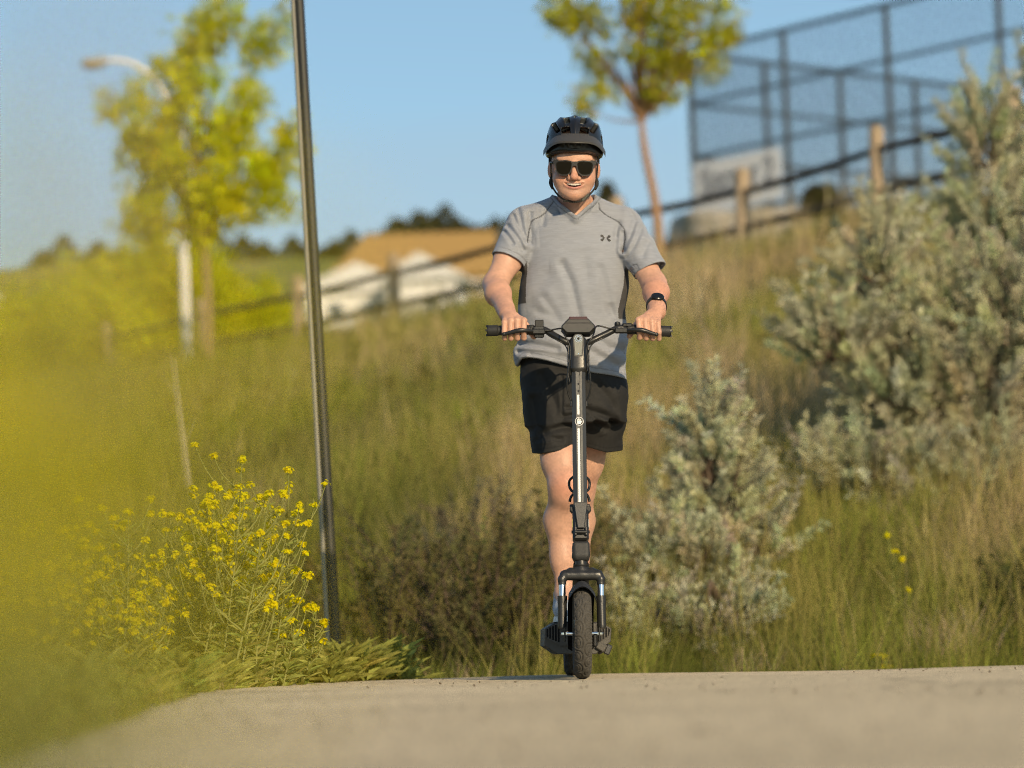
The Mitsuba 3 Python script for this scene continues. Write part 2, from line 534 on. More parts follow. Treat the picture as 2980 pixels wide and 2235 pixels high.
def mesh_field(fld, lo, hi, h, newton=1, slack=1.35):
    """surface nets on a sparse grid; returns (vertices, faces)."""
    lo, hi = np.asarray(lo, float), np.asarray(hi, float)
    B = 8
    nb = np.ceil((hi - lo) / (h * B)).astype(int)
    SB = 4
    off = np.stack(np.meshgrid(*[np.arange(B + 1)] * 3, indexing='ij'), -1).reshape(-1, 3)
    rad = h * B * 0.87
    blocks, values = [], []
    for s in np.ndindex(*[-(-n // SB) for n in nb]):
        b0 = np.array(s) * SB
        idx = np.stack(np.meshgrid(*[np.arange(b0[k], min(b0[k] + SB, nb[k])) for k in range(3)], indexing='ij'), -1).reshape(-1, 3)
        if not len(idx):
            continue
        c = lo + (idx + 0.5) * h * B
        m = c.mean(0)
        r = np.linalg.norm(c - m, axis=1).max() + rad
        ops = fld.ops_near(m, r)
        d = fld.run(c, ops)
        act = idx[np.abs(d) < rad * slack + 0.012]
        if not len(act):
            continue
        pts = lo + (act[:, None] * B + off[None]).reshape(-1, 3) * h
        v = fld.run(pts, ops).reshape(len(act), B + 1, B + 1, B + 1)
        keep = (v.min((1, 2, 3)) < 0) & (v.max((1, 2, 3)) > 0)
        blocks.append(act[keep])
        values.append(v[keep].astype(np.float32))
    blocks, val = np.vstack(blocks), np.concatenate(values)
    neg = val < 0
    N = nb * B + 2
    cnt = np.zeros((len(blocks), B, B, B), np.int8)
    acc = np.zeros((len(blocks), B, B, B, 3), np.float32)
    for ax in range(3):
        for o in np.ndindex(2, 2):
            a = [0, 0, 0]
            oth = [k for k in range(3) if k != ax]
            a[oth[0]], a[oth[1]] = o
            b = list(a)
            b[ax] = 1
            sa = tuple([slice(None)] + [slice(a[k], a[k] + B) for k in range(3)])
            sb = tuple([slice(None)] + [slice(b[k], b[k] + B) for k in range(3)])
            va, vb = val[sa], val[sb]
            x = (va < 0) != (vb < 0)
            t = np.where(x, va / np.where(x, va - vb, 1), 0)
            for k in range(3):
                acc[..., k] += np.where(x, t if k == ax else a[k], 0)
            cnt += x
    has = cnt > 0
    bi, i, j, k = np.nonzero(has)
    cell = blocks[bi] * B + np.stack([i, j, k], 1)
    pos = lo + (cell + acc[has] / cnt[has][:, None]) * h
    gid = (cell[:, 0] * N[1] + cell[:, 1]) * N[2] + cell[:, 2]
    order = np.argsort(gid)
    gs = gid[order]

    def find(c):
        g = (c[:, 0] * N[1] + c[:, 1]) * N[2] + c[:, 2]
        q = np.clip(np.searchsorted(gs, g), 0, len(gs) - 1)
        return np.where(gs[q] == g, order[q], -1)
    faces = []
    for ax in range(3):
        sa = tuple([slice(None)] + [slice(0, B)] * 3)
        sb = tuple([slice(None)] + [slice(1, B + 1) if q == ax else slice(0, B) for q in range(3)])
        x = neg[sa] != neg[sb]
        bi, i, j, k = np.nonzero(x)
        c = blocks[bi] * B + np.stack([i, j, k], 1)
        inside = neg[sa][bi, i, j, k]
        u, w = np.eye(3, dtype=int)[(ax + 1) % 3], np.eye(3, dtype=int)[(ax + 2) % 3]
        q = np.stack([find(c), find(c - u), find(c - u - w), find(c - w)], 1)
        ok = (q >= 0).all(1)
        q, inside = q[ok], inside[ok]
        q = np.where(inside[:, None], q, q[:, ::-1])
        faces.append(q)
    q = np.vstack(faces)
    f = np.vstack([q[:, [0, 1, 2]], q[:, [0, 2, 3]]])
    e = h * 0.35
    for _ in range(newton):
        out = pos.copy()
        for s in range(0, len(pos), 3000):
            p = pos[s:s + 3000]
            m = (p.max(0) + p.min(0)) / 2
            ops = fld.ops_near(m, np.linalg.norm(p - m, axis=1).max() + h)
            d = fld.run(p, ops)
            t = [fld.run(p + e * np.array(w), ops) for w in ((1, -1, -1), (-1, -1, 1), (-1, 1, -1), (1, 1, 1))]
            g = sum(np.array(w)[None] * q[:, None] for w, q in zip(((1, -1, -1), (-1, -1, 1), (-1, 1, -1), (1, 1, 1)), t)) / (4 * e)
            n2 = np.sum(g * g, 1)
            out[s:s + 3000] = p - np.clip(d / np.maximum(n2, 0.3), -0.4 * h, 0.4 * h)[:, None] * g
        pos = out
    return pos, f
# ================================================================== far things
plain('galvanised', (0.24, 0.23, 0.19), 0.5, metal=0.2)
plain('dark_steel', (0.024, 0.023, 0.017), 0.5)
plain('white_paint', (0.78, 0.76, 0.72), 0.5)
plain('white_siding', (0.72, 0.70, 0.66), 0.7)
plain('roof_orange', (0.38, 0.235, 0.075), 0.8)
plain('roof_pale', (0.62, 0.61, 0.58), 0.7)
plain('window_glass', (0.05, 0.06, 0.07), 0.1)
plain('tan_siding', (0.40, 0.27, 0.12), 0.8)
plain('print_slate', (0.022, 0.035, 0.06), 0.7)
plain('concrete_block', (0.36, 0.32, 0.26), 0.9)
plain('lamp_grey', (0.34, 0.31, 0.24), 0.5)


def wood(base):
    def f(p, n, uv):
        s = mikit.fbm(p.x * 26, p.y * 26, p.z * 5, octaves=3)
        return mi.Color3f(*base) * (0.6 + 0.8 * s)
    return f


plain('post_wood', mikit.proc(wood((0.38, 0.29, 0.19))), 0.9)
plain('rail_wood', mikit.proc(wood((0.040, 0.033, 0.027))), 0.85)

# ---- split-rail fence along the ridge: round posts, two rails between each pair
POSTS = [(-8.9, 63.6), (-6.80, 60.0), (-4.88, 56.5), (-3.22, 54.0), (-1.67, 51.0), (-0.05, 48.5), (1.454, 45.5), (2.876, 43.0), (4.212, 40.0), (5.42, 37.5), (6.7, 35.0), (8.0, 32.6)]
rng = np.random.default_rng(5)
fence = thing('rail_fence', 'wooden fence of tan posts and two dark rails along the ridge', 'fence')
tops = []
for x, y in POSTS:
    zg = float(terrain(x, y))
    top = 5.02 + 0.78 + rng.uniform(-0.03, 0.03)
    lean = rng.uniform(-0.03, 0.03, 2)
    a, b = P(x, y, zg - 0.3), P(x + lean[0], y + lean[1], top)
    put('post', tube([a, a * 0.05 + b * 0.95, b], [0.095, 0.088, 0.070], 12), 'post_wood', fence, smooth=30)
    tops.append(b)
for (a, b) in zip(tops[:-1], tops[1:]):
    for dz in (0.28, 0.74):
        m0 = a + P(0, -0.02, -dz + rng.uniform(-0.03, 0.03))
        m1 = b + P(0, -0.02, -dz + rng.uniform(-0.03, 0.03))
        put('rail', tube([m0, (m0 + m1) / 2 + P(0, 0, -0.02), m1], [0.042, 0.052, 0.042], 8), 'rail_wood', fence, smooth=30)

# ---- tall chain-link backstop: two planes meeting at a corner
CORNER = P(4.03, 75.0, 0)
DIRP = P(9.594 - 4.03, 67.5 - 75.0, 0)
DIRQ = P(9.391 - 4.03, 80.0 - 75.0, 0)
ZB, ZT = 5.4, 12.5
ZM = [8.95, 10.26, 11.40, 12.5]


def fence_plane(name, label, offs, direction, ztop):
    t = thing(name, label, 'fence')
    d = direction / np.linalg.norm(direction)
    xs_ = [CORNER + direction * o for o in offs]
    for c in xs_:
        put('post', tube([P(c[0], c[1], ZB), P(c[0], c[1], ztop)], 0.062, 12), 'dark_steel', t, smooth=40)
    for c0, c1 in zip(xs_[:-1], xs_[1:]):
        for z in ZM:
            put('rail', tube([P(c0[0], c0[1], z), P(c1[0], c1[1], z)], 0.040 if z != ztop else 0.052, 8), 'dark_steel', t, smooth=40)
        L = np.linalg.norm(c1 - c0)
        H = ztop - 6.0
        segs = []
        pitch = 0.075
        for k in range(int((L + H) / pitch)):
            o = k * pitch
            for sgn in (1, -1):
                u0, v0 = (o, 0.0) if o < L else (L, o - L)
                u1, v1 = (o - H, H) if o - H > 0 else (0.0, o)
                if u0 - u1 < 0.02:
                    continue
                if sgn < 0:
                    u0, u1 = L - u0, L - u1
                segs.append((c0 + d * u0 + P(0, 0, 6.0 + v0), c0 + d * u1 + P(0, 0, 6.0 + v1), sgn))
        V_, F_, at = [], [], 0
        nrm_ = P(-d[1], d[0], 0)
        for a, b, sgn in segs:
            e = (b - a) / np.linalg.norm(b - a)
            s_ = np.cross(e, nrm_)
            for q in (a, b):
                V_ += [q + s_ * 0.0025 + nrm_ * sgn * 0.003, q - s_ * 0.00125 + nrm_ * (0.0036 + sgn * 0.003), q - s_ * 0.00125 - nrm_ * (0.0036 - sgn * 0.003)]
            for k in range(3):
                F_ += [[at + k, at + (k + 1) % 3, at + 3 + (k + 1) % 3], [at + k, at + 3 + (k + 1) % 3, at + 3 + k]]
            at += 6
        put('wire_mesh', (np.array(V_), np.array(F_)), 'dark_steel', t, label='woven chain-link wires of one bay', kind='stuff')
    return t


fence_plane('chain_link_fence', 'tall dark chain-link backstop whose top rail rises to the right', [0, 0.327, 0.661, 1.0, 1.34], DIRP, ZT)
fence_plane('chain_link_fence', 'chain-link wing behind the backstop with its top rail falling to the right', [0.002, 0.319, 0.652, 1.0, 1.35], DIRQ, ZT)
# white banner on the first bay
bn = thing('banner', 'white banner with slate lettering hung low on the chain-link fence', 'banner')
dP = DIRP / np.linalg.norm(DIRP)
out = P(dP[1], -dP[0], 0)
bo = CORNER + dP * 0.10 + out * 0.10
bw, bz0, bz1 = 2.85, 9.05, 10.10
for k in (0,):
    bm = box(bw, 0.012, bz1 - bz0, bevel=0.002)
    bm.apply_transform(frame(bo + dP * bw / 2 + P(0, 0, (bz0 + bz1) / 2), dP, -out, P(0, 0, 1)))
    put('sheet', bm, 'white_paint', bn)
txm = meshkit.text_mesh('Soccer 2', 0.54, 0.006, bold=True)
sc_ = 2.35 / txm.bounds[1, 0]
txm.apply_scale([sc_, 1.0, 1.0])
txm.apply_transform(frame(bo + dP * 0.22 + out * 0.008 + P(0, 0, bz0 + 0.34), dP, P(0, 0, 1), out))
put('lettering', txm, 'print_slate', bn, label="slate lettering 'Soccer 2'")

# ---- pale gravel bank behind the ridge fence, climbing to the ball field


def gravel(p, n, uv):
    s = mikit.noise(p.x * 2.2, p.y * 0.7, p.z * 2.0)
    s2 = mikit.fbm(p.x * 6, p.y * 3, p.z * 6, octaves=3)
    return mikit.mix((0.13, 0.12, 0.075), (0.36, 0.32, 0.25), mikit.smoothstep(0.2, 0.7, 0.5 * s + 0.5 * s2))


plain('gravel', mikit.proc(gravel), 0.95, spec=0.05)


def gravel_z(x, y):
    z = np.interp(y, [48, 52, 69, 72, 110], [4.2, 4.9, 8.45, 8.75, 8.6])
    return 3.0 + (z - 3.0) * mikit_smooth(2.0, 3.3, x - 0.012 * (y - 55)) * mikit_smooth(46, 51, y) + 0.25 * (meshkit.fbm(np.stack([x * 0.8, y * 0.3, x * 0], -1), 2) - 0.5)


put('gravel_bank', grid_mesh(np.linspace(-2, 30, 90), np.linspace(46, 92, 60), gravel_z), 'gravel', smooth=True, label='pale gravel bank climbing to the fenced ball field', kind='structure')

# ---- street lamp with a curved arm
lamp = thing('street_lamp', 'white street lamp with a curved arm behind the leafy tree', 'street lamp')
put('pole', tube([P(-5.118, 56, 4.6), P(-5.118, 56, 7.0), P(-5.135, 56, 8.4)], [0.085, 0.075, 0.066], 16), 'white_paint', lamp, smooth=40)
put('arm', tube([P(-5.135, 56, 8.35), P(-5.22, 56, 8.75), P(-5.40, 56, 9.12), P(-5.66, 56, 9.43), P(-5.95, 56, 9.58), P(-6.25, 56, 9.615)], [0.062, 0.055, 0.045, 0.040], 12, n=24), 'white_paint', lamp, smooth=True)
hd_ = trimesh.creation.icosphere(3, 1.0)
v = hd_.vertices * [0.215, 0.12, 0.085]
v[:, 2] *= np.where(v[:, 2] < 0, 1.35, 0.9)
v[:, 2] *= 1 + 0.25 * v[:, 0] / -0.215
head_ = put('lamp_head', trimesh.Trimesh(v + P(-6.44, 56, 9.585), hd_.faces, process=False), 'lamp_grey', lamp, smooth=True)
put('photocell', lathe([(0, 0), (0.035, 0), (0.03, 0.06), (0, 0.07)], 12, [0, 0, 1], P(-6.33, 56, 9.65)), 'lamp_grey', head_, smooth=40)

# ---- houses beyond


def house(name, label, c, w, d, h, roof_h, yaw, wall_m, roof_m, windows, over=0.5, hip=False):
    t = thing(name, label, 'house')
    M = frame(P(*c), P(math.cos(yaw), math.sin(yaw), 0), P(-math.sin(yaw), math.cos(yaw), 0), P(0, 0, 1))

    def go(m):
        m = m.copy()
        m.apply_transform(M)
        return m
    put('wall', go(box(w, d, h, P(0, 0, h / 2))), wall_m, t)
    a = w / 2 + over
    if hip:
        e, f_ = w / 2 + over, d / 2 + over
        r_ = trimesh.convex.convex_hull(np.array([(-e, -f_, h), (e, -f_, h), (e, f_, h), (-e, f_, h), (-e * 0.62, 0, h + roof_h), (e * 0.62, 0, h + roof_h), (-e, -f_, h + 0.15), (e, -f_, h + 0.15), (e, f_, h + 0.15), (-e, f_, h + 0.15)]))
    else:
        r_ = prism([(-a, 0), (a, 0), (a, 0.18), (0, roof_h), (-a, 0.18)], d + 2 * over)
        r_.apply_transform(frame(P(0, d / 2 + over, h + 0.003), P(1, 0, 0), P(0, 0, 1), P(0, -1, 0)))
    put('roof', go(r_), roof_m, t)
    for x, z, ww, hh in windows:
        wn = put('window', go(box(ww, 0.16, hh, P(x, -d / 2 - 0.04, z))), 'white_paint', t)
        put('pane', go(box(ww - 0.25, 0.06, hh - 0.25, P(x, -d / 2 - 0.13, z))), 'window_glass', wn)
    return t
house('house', 'white gabled house left of the rider, the larger of the two white gables', (-9.3, 212, 19.0), 6.2, 7.0, 2.1, 1.75, 0.10, 'white_siding', 'roof_pale', [(-1.3, 1.1, 1.1, 1.0), (1.2, 1.1, 1.1, 1.0)])
house('house', 'small white gabled building right behind the wooden fence post', (-4.7, 208, 18.7), 4.2, 6.0, 2.6, 1.6, -0.12, 'white_siding', 'roof_pale', [(0.6, 1.3, 1.0, 1.0)])
house('house', 'long house under a broad orange roof above the white gables', (-5.6, 262, 25.2), 14.6, 9.0, 1.8, 3.7, 0.05, 'tan_siding', 'roof_orange', [(-3.2, 0.9, 1.3, 1.0), (0.2, 0.9, 1.3, 1.0), (3.4, 0.9, 1.3, 1.0)], hip=True)
house('house', 'pale house whose sloping roof edge shows at the far left', (-16.6, 92, 6.2), 6.4, 6.0, 2.2, 3.2, 0.35, 'white_siding', 'roof_pale', [(1.4, 1.2, 1.0, 0.9)])
# ================================================================== the rider
HO = P(0.2487, 12.50, 1.7956)
_a = math.radians(3.2)
_b = math.radians(7.5)
HX, HZ = P(math.cos(_a), 0, -math.sin(_a)), P(math.sin(_a), 0, math.cos(_a))
HY, HZ = P(0, 1, 0) * math.cos(_b) + HZ * math.sin(_b), HZ * math.cos(_b) - P(0, 1, 0) * math.sin(_b)      # looking down towards the path ahead
HR = np.stack([HX, HY, HZ], 1)


def hd(x, y, z):
    return HO + HR @ P(x, y, z)


def head_local(fn):
    return lambda p: fn((p - HO) @ HR)


SHL, SHR = P(0.066, 12.62, 1.605), P(0.420, 12.62, 1.590)
ELL, ELR = P(-0.046, 12.50, 1.395), P(0.514, 12.47, 1.372)
WRL, WRR = P(-0.006, 12.275, 1.268), P(0.512, 12.275, 1.256)
NT, NB = P(0.2465, 12.572, 1.715), P(0.2456, 12.628, 1.60)
HIL, HIR = P(0.142, 12.69, 0.985), P(0.298, 12.72, 0.980)
KNL, KNR = P(0.175, 12.55, 0.672), P(0.2265, 12.86, 0.684)
CFL, CFR = P(0.153, 12.615, 0.560), P(0.222, 12.93, 0.565)
ANL, ANR = P(0.160, 12.62, 0.300), P(0.200, 12.98, 0.300)

TZ = [0.96, 1.09, 1.142, 1.20, 1.289, 1.376, 1.449, 1.512, 1.56, 1.60, 1.64]
TX = [0.217, 0.214, 0.2115, 0.2235, 0.2215, 0.2345, 0.243, 0.2425, 0.243, 0.244, 0.245]
TA = [0.188, 0.190, 0.196, 0.194, 0.188, 0.1925, 0.186, 0.183, 0.178, 0.160, 0.110]
TB = [0.125, 0.125, 0.128, 0.126, 0.120, 0.122, 0.124, 0.126, 0.122, 0.111, 0.090]
TY = [12.66, 12.64, 12.63, 12.625, 12.615, 12.61, 12.61, 12.615, 12.62, 12.62, 12.62]


def body_parts(f, inset):
    deep = np.interp(TZ, [1.4, 1.6], [0.034, 0.0]) if inset > 0 else 0.0
    f.add(loft(TZ, TX, TY, np.array(TA) - inset - deep, np.array(TB) - inset - deep, 2.25), 0.03)
    for s, sh in ((-1, SHL), (1, SHR)):
        f.add(capsule(NB + P(s * 0.02, 0.01, 0.02), sh + P(-s * 0.005, 0.01, 0.012), 0.062 - inset, 0.064 - inset), 0.03)
        f.add(capsule(P(0.2456 + s * 0.052, 12.615, 1.672), sh + P(-s * 0.03, 0.0, 0.016), 0.046 - inset, 0.060 - inset), 0.025)


LEFT_FINGERS = [0.050, 0.0275, 0.005, -0.0165]     # index (towards the stem) to little finger
RIGHT_FINGERS = [0.443, 0.4655, 0.488, 0.5095]
BAR_L = lambda x: P(x, 12.222 + 0.12 * (0.077 - x), 1.2055 + 0.03 * (0.077 - x))
BAR_R = lambda x: P(x, 12.222 + 0.12 * (x - 0.405), 1.196 - 0.09 * (x - 0.405))

skin = Field()
body_parts(skin, 0.013)
skin.add(capsule(NB, NT, 0.060, 0.0595), 0.025)
for sh, el, wr, s in ((SHL, ELL, WRL, -1), (SHR, ELR, WRR, 1)):
    skin.add(capsule(sh, sh * 0.45 + el * 0.55, 0.056, 0.050), 0.03)
    skin.add(capsule(sh * 0.5 + el * 0.5, el, 0.049, 0.041), 0.02)
    fo = el * 0.68 + wr * 0.32
    skin.add(capsule(el, fo + P(s * 0.006, 0, 0.002), 0.042, 0.045), 0.02)
    skin.add(capsule(fo, el * 0.12 + wr * 0.88, 0.042, 0.029), 0.02)
    skin.add(capsule(el * 0.2 + wr * 0.8, wr, 0.029, 0.0275), 0.015)
for hip, kn, cf, an, s in ((HIL, KNL, CFL, ANL, -1), (HIR, KNR, CFR, ANR, 1)):
    skin.add(capsule(hip, hip * 0.3 + kn * 0.7, 0.088, 0.068), 0.03)
    skin.add(capsule(hip * 0.3 + kn * 0.7, kn, 0.067, 0.058), 0.03)
    skin.add(capsule(kn + P(0, -0.018, 0.012), kn + P(0, -0.012, -0.03), 0.043, 0.036), 0.03)
    skin.add(capsule(kn, cf, 0.052, 0.056), 0.03)
    skin.add(capsule(cf + P(0, 0.012, 0), an * 0.55 + cf * 0.45, 0.056, 0.041), 0.03)
    skin.add(capsule(an * 0.5 + cf * 0.5, an, 0.040, 0.032), 0.03)
    skin.add(capsule(an, an + P(0, -0.10, -0.055), 0.036, 0.03), 0.02)
# hands closed round the grips
for wr, xs, bar, s in ((WRL, LEFT_FINGERS, BAR_L, -1), (WRR, RIGHT_FINGERS, BAR_R, 1)):
    for q, x in enumerate(xs):
        b = bar(x)
        r = (0.0104, 0.0108, 0.0104, 0.0092)[q]
        drop = (0.0, 0.002, 0.0, -0.005)[q]
        kn = b + P(s * 0.001, -0.027, 0.030 + drop)
        pip = b + P(s * 0.003, -0.0335, -0.006 + drop * 0.5)
        dip = b + P(s * 0.003, -0.016, -0.029)
        tip = b + P(s * 0.002, 0.009, -0.028)
        skin.add(capsule(wr * 0.62 + kn * 0.38, kn, 0.0135, r + 0.0012), 0.008)
        skin.add(capsule(kn, pip, r + 0.0004, r), 0.0035)
        skin.add(capsule(pip, dip, r, r - 0.001), 0.0025)
        skin.add(capsule(dip, tip, r - 0.001, r - 0.002), 0.0025)
    mid = (bar(xs[1]) + bar(xs[2])) / 2 + P(0, -0.010, 0.036)
    skin.add(capsule(wr, wr * 0.35 + mid * 0.65, 0.027, 0.022), 0.015)
    th0 = bar(xs[0]) + P(-s * 0.004, 0.025, 0.018)
    th1 = bar(xs[0] - s * 0.020) + P(0, 0.026, -0.004)
    th2 = bar(xs[0] - s * 0.032) + P(0, 0.008, -0.024)
    skin.add(capsule(wr * 0.6 + th0 * 0.4, th0, 0.016, 0.0125), 0.010)
    skin.add(capsule(th0, th1, 0.0122, 0.0112), 0.005)
    skin.add(capsule(th1, th2, 0.0112, 0.0090), 0.004)
# head and face
skin.add(head_local(ellipsoid((0, 0.018, 0.062), (0.077, 0.096, 0.092))), 0.02)
skin.add(head_local(loft([-0.108, -0.100, -0.088, -0.070, -0.052, -0.030, 0.0, 0.05, 0.09],
                         [0] * 9,
                         [-0.058, -0.054, -0.048, -0.038, -0.028, -0.014, 0.004, 0.008, 0.010],
                         [0.020, 0.036, 0.0505, 0.0640, 0.0725, 0.0765, 0.0770, 0.0750, 0.066],
                         [0.022, 0.034, 0.043, 0.0520, 0.0610, 0.0720, 0.0870, 0.092, 0.085], 2.25)), 0.02)
skin.add(head_local(ellipsoid((0, -0.078, -0.088), (0.024, 0.017, 0.018))), 0.016)
for s in (-1, 1):
    skin.add(head_local(ellipsoid((s * 0.045, -0.063, -0.033), (0.024, 0.022, 0.021))), 0.018)
    skin.add(head_local(ellipsoid((s * 0.0825, 0.004, -0.004), (0.0090, 0.017, 0.030), rotm([0, 0, 1], -s * 25)[:3, :3])), 0.006)
    skin.cut(head_local(ellipsoid((s * 0.0935, -0.006, 0.0), (0.006, 0.009, 0.018))), 0.005)
    skin.cut(head_local(capsule((s * 0.0185, -0.1015, -0.034), (s * 0.0385, -0.0835, -0.056), 0.0012, 0.0016)), 0.006)
skin.add(head_local(capsule((0, -0.086, 0.014), (0, -0.109, -0.024), 0.0095, 0.0120)), 0.012)
skin.add(head_local(ellipsoid((0, -0.108, -0.029), (0.0140, 0.0135, 0.0115))), 0.006)
for s in (-1, 1):
    skin.add(head_local(ellipsoid((s * 0.0160, -0.096, -0.032), (0.0090, 0.011, 0.0090))), 0.004)
skin.add(head_local(ellipsoid((0, -0.076, 0.036), (0.060, 0.014, 0.014))), 0.03)
skin.add(head_local(ellipsoid((0, -0.0835, -0.053), (0.036, 0.013, 0.016))), 0.010)


def mouth_arc(p, z0, lift, thick, wide, y0):
    """a curved lens in front of the teeth: corners lifted by lift"""
    zc = z0 + lift * (p[:, 0] / 0.03) ** 2
    e = np.sqrt(np.clip(1 - (p[:, 0] / wide) ** 2, 1e-4, 1))
    d = np.maximum(np.abs(p[:, 2] - zc) - thick * e, np.abs(p[:, 0]) - wide)
    return np.maximum(d, np.maximum(y0 - p[:, 1] - 0.04, p[:, 1] - (y0 + 0.012)))


skin.add(head_local(lambda p: np.hypot(np.abs(p[:, 2] - (-0.0665 + 0.0060 * (p[:, 0] / 0.03) ** 2)), np.maximum(np.abs(p[:, 1] + 0.0945 - 0.013 * (p[:, 0] / 0.03) ** 2), np.maximum(np.abs(p[:, 0]) - 0.029, 0))) - 0.0060 * np.clip(1.15 - (p[:, 0] / 0.039) ** 2, 0.1, 1)), 0.004)
skin.add(head_local(lambda p: np.hypot(np.abs(p[:, 2] - (-0.0508 + 0.0045 * (p[:, 0] / 0.03) ** 2)), np.maximum(np.abs(p[:, 1] + 0.0925 - 0.013 * (p[:, 0] / 0.03) ** 2), np.maximum(np.abs(p[:, 0]) - 0.028, 0))) - 0.0016 * np.clip(1.15 - (p[:, 0] / 0.036) ** 2, 0.1, 1)), 0.004)
skin.cut(head_local(lambda p: mouth_arc(p, -0.0575, 0.0055, 0.0060, 0.036, -0.095)), 0.0012)

sv, sf = mesh_field(skin, (-0.13, 12.14, 0.21), (0.60, 13.06, 1.93), 0.0032)
q = (sv - HO) @ HR
sn = mikit.meshkit.arrays((sv, sf), True)[2]
base = np.tile(np.array([0.585, 0.335, 0.232]), (len(sv), 1))
red = np.zeros(len(sv))
for s in (-1, 1):
    red = np.maximum(red, 0.55 * np.exp(-np.sum(((q - [s * 0.045, -0.085, -0.026]) / 0.022) ** 2, 1)))
red = np.maximum(red, 0.6 * np.exp(-np.sum(((q - [0, -0.115, -0.026]) / 0.016) ** 2, 1)))
red = np.maximum(red, 0.35 * np.exp(-np.sum(((q - [0, -0.085, -0.09]) / 0.02) ** 2, 1)))
red = np.maximum(red, 0.55 * np.exp(-np.sum(((np.abs(q) - [0.08, 0.0, 0.0]) / 0.028) ** 2, 1)))
for c, r, w in ((KNL + P(0, -0.06, 0), 0.055, 0.55), (KNR + P(0, -0.06, 0), 0.055, 0.55), (ELR * 0.5 + WRR * 0.5, 0.085, 0.50), (ELL * 0.5 + WRL * 0.5, 0.075, 0.25), (WRL, 0.09, 0.2), (WRR, 0.09, 0.25)):
    red = np.maximum(red, w * np.exp(-np.sum(((sv - c) / r) ** 2, 1)))
mot = meshkit.fbm(sv * 42, 3, 4) - 0.5
col = base * (1 + 0.30 * mot[:, None] + 0.16 * (meshkit.noise(sv * 150, 9) - 0.5)[:, None]) * (1 - red[:, None] * np.array([0.02, 0.33, 0.38]))
ux = q[:, 0] / 0.03
lip = np.maximum(np.exp(-((q[:, 2] - (-0.0665 + 0.0060 * ux ** 2)) / 0.0042) ** 2), 0.55 * np.exp(-((q[:, 2] - (-0.0510 + 0.0045 * ux ** 2)) / 0.0026) ** 2)) * np.clip(1.25 - (q[:, 0] / 0.032) ** 2, 0, 1) * (q[:, 1] < -0.072) * 0.9
col = col * (1 - lip[:, None]) + lip[:, None] * np.array([0.55, 0.19, 0.17])
stub = np.clip(1 - np.abs(q[:, 2] + 0.078) / 0.04, 0, 1) * (q[:, 1] < -0.03) * (np.abs(q[:, 0]) < 0.075) * 0.10
col = col * (1 - stub[:, None] * np.array([1.0, 0.8, 0.6]))
mouth = (mouth_arc(q, -0.0575, 0.0055, 0.0060, 0.036, -0.095) < 0.0012) & (q[:, 1] > -0.0930 + 0.013 * ux ** 2)
col[mouth] = (0.07, 0.016, 0.014)
vcol('skin', 0.48, 0.35)
person = put('person', (sv, sf), 'skin', smooth=True, color=np.clip(col, 0.01, 0.9),
             label='smiling person in grey tee and black shorts riding the stand-up scooter', cat='person')
# teeth: a row of eight in an arc
tm = []
for k in range(8):
    x = (k - 3.5) * 0.0057
    t = box(0.0068, 0.005, 0.0086 - 0.0007 * abs(k - 3.5), (0, 0, 0), rotm([0, 0, 1], 26 * x / 0.03), bevel=0.0007)
    t.apply_translation((x, -0.0912 + 0.013 * (x / 0.03) ** 2, -0.0540 + 0.0050 * (x / 0.03) ** 2))
    tm.append(t)
m = join(tm)
m.apply_transform(frame(HO, HX, HY, HZ))
plain('tooth', (0.66, 0.61, 0.53), 0.35)
put('teeth', m, 'tooth', person, smooth=40)
# short brown hair under the helmet
hair = Field()
hair.add(head_local(ellipsoid((0, 0.024, 0.062), (0.0815, 0.098, 0.097))), 0.01)
hair.cut(head_local(lambda p: p[:, 1] + 0.004), 0.01)
hair.keep(head_local(lambda p: -(p[:, 2] + 0.035)), 0.004)
hair.warp(lambda p: 0.0022 * np.sin(p[:, 0] * 420 + 5 * np.sin(p[:, 2] * 90)) * np.sin(p[:, 2] * 130 + p[:, 1] * 160))
hv, hf = mesh_field(hair, hd(-0.11, -0.1, -0.06) - 0.01, hd(0.11, 0.14, 0.18) + 0.01, 0.0035, newton=1)
plain('hair', (0.13, 0.075, 0.035), 0.5)
put('hair', (hv, hf), 'hair', person, smooth=True)

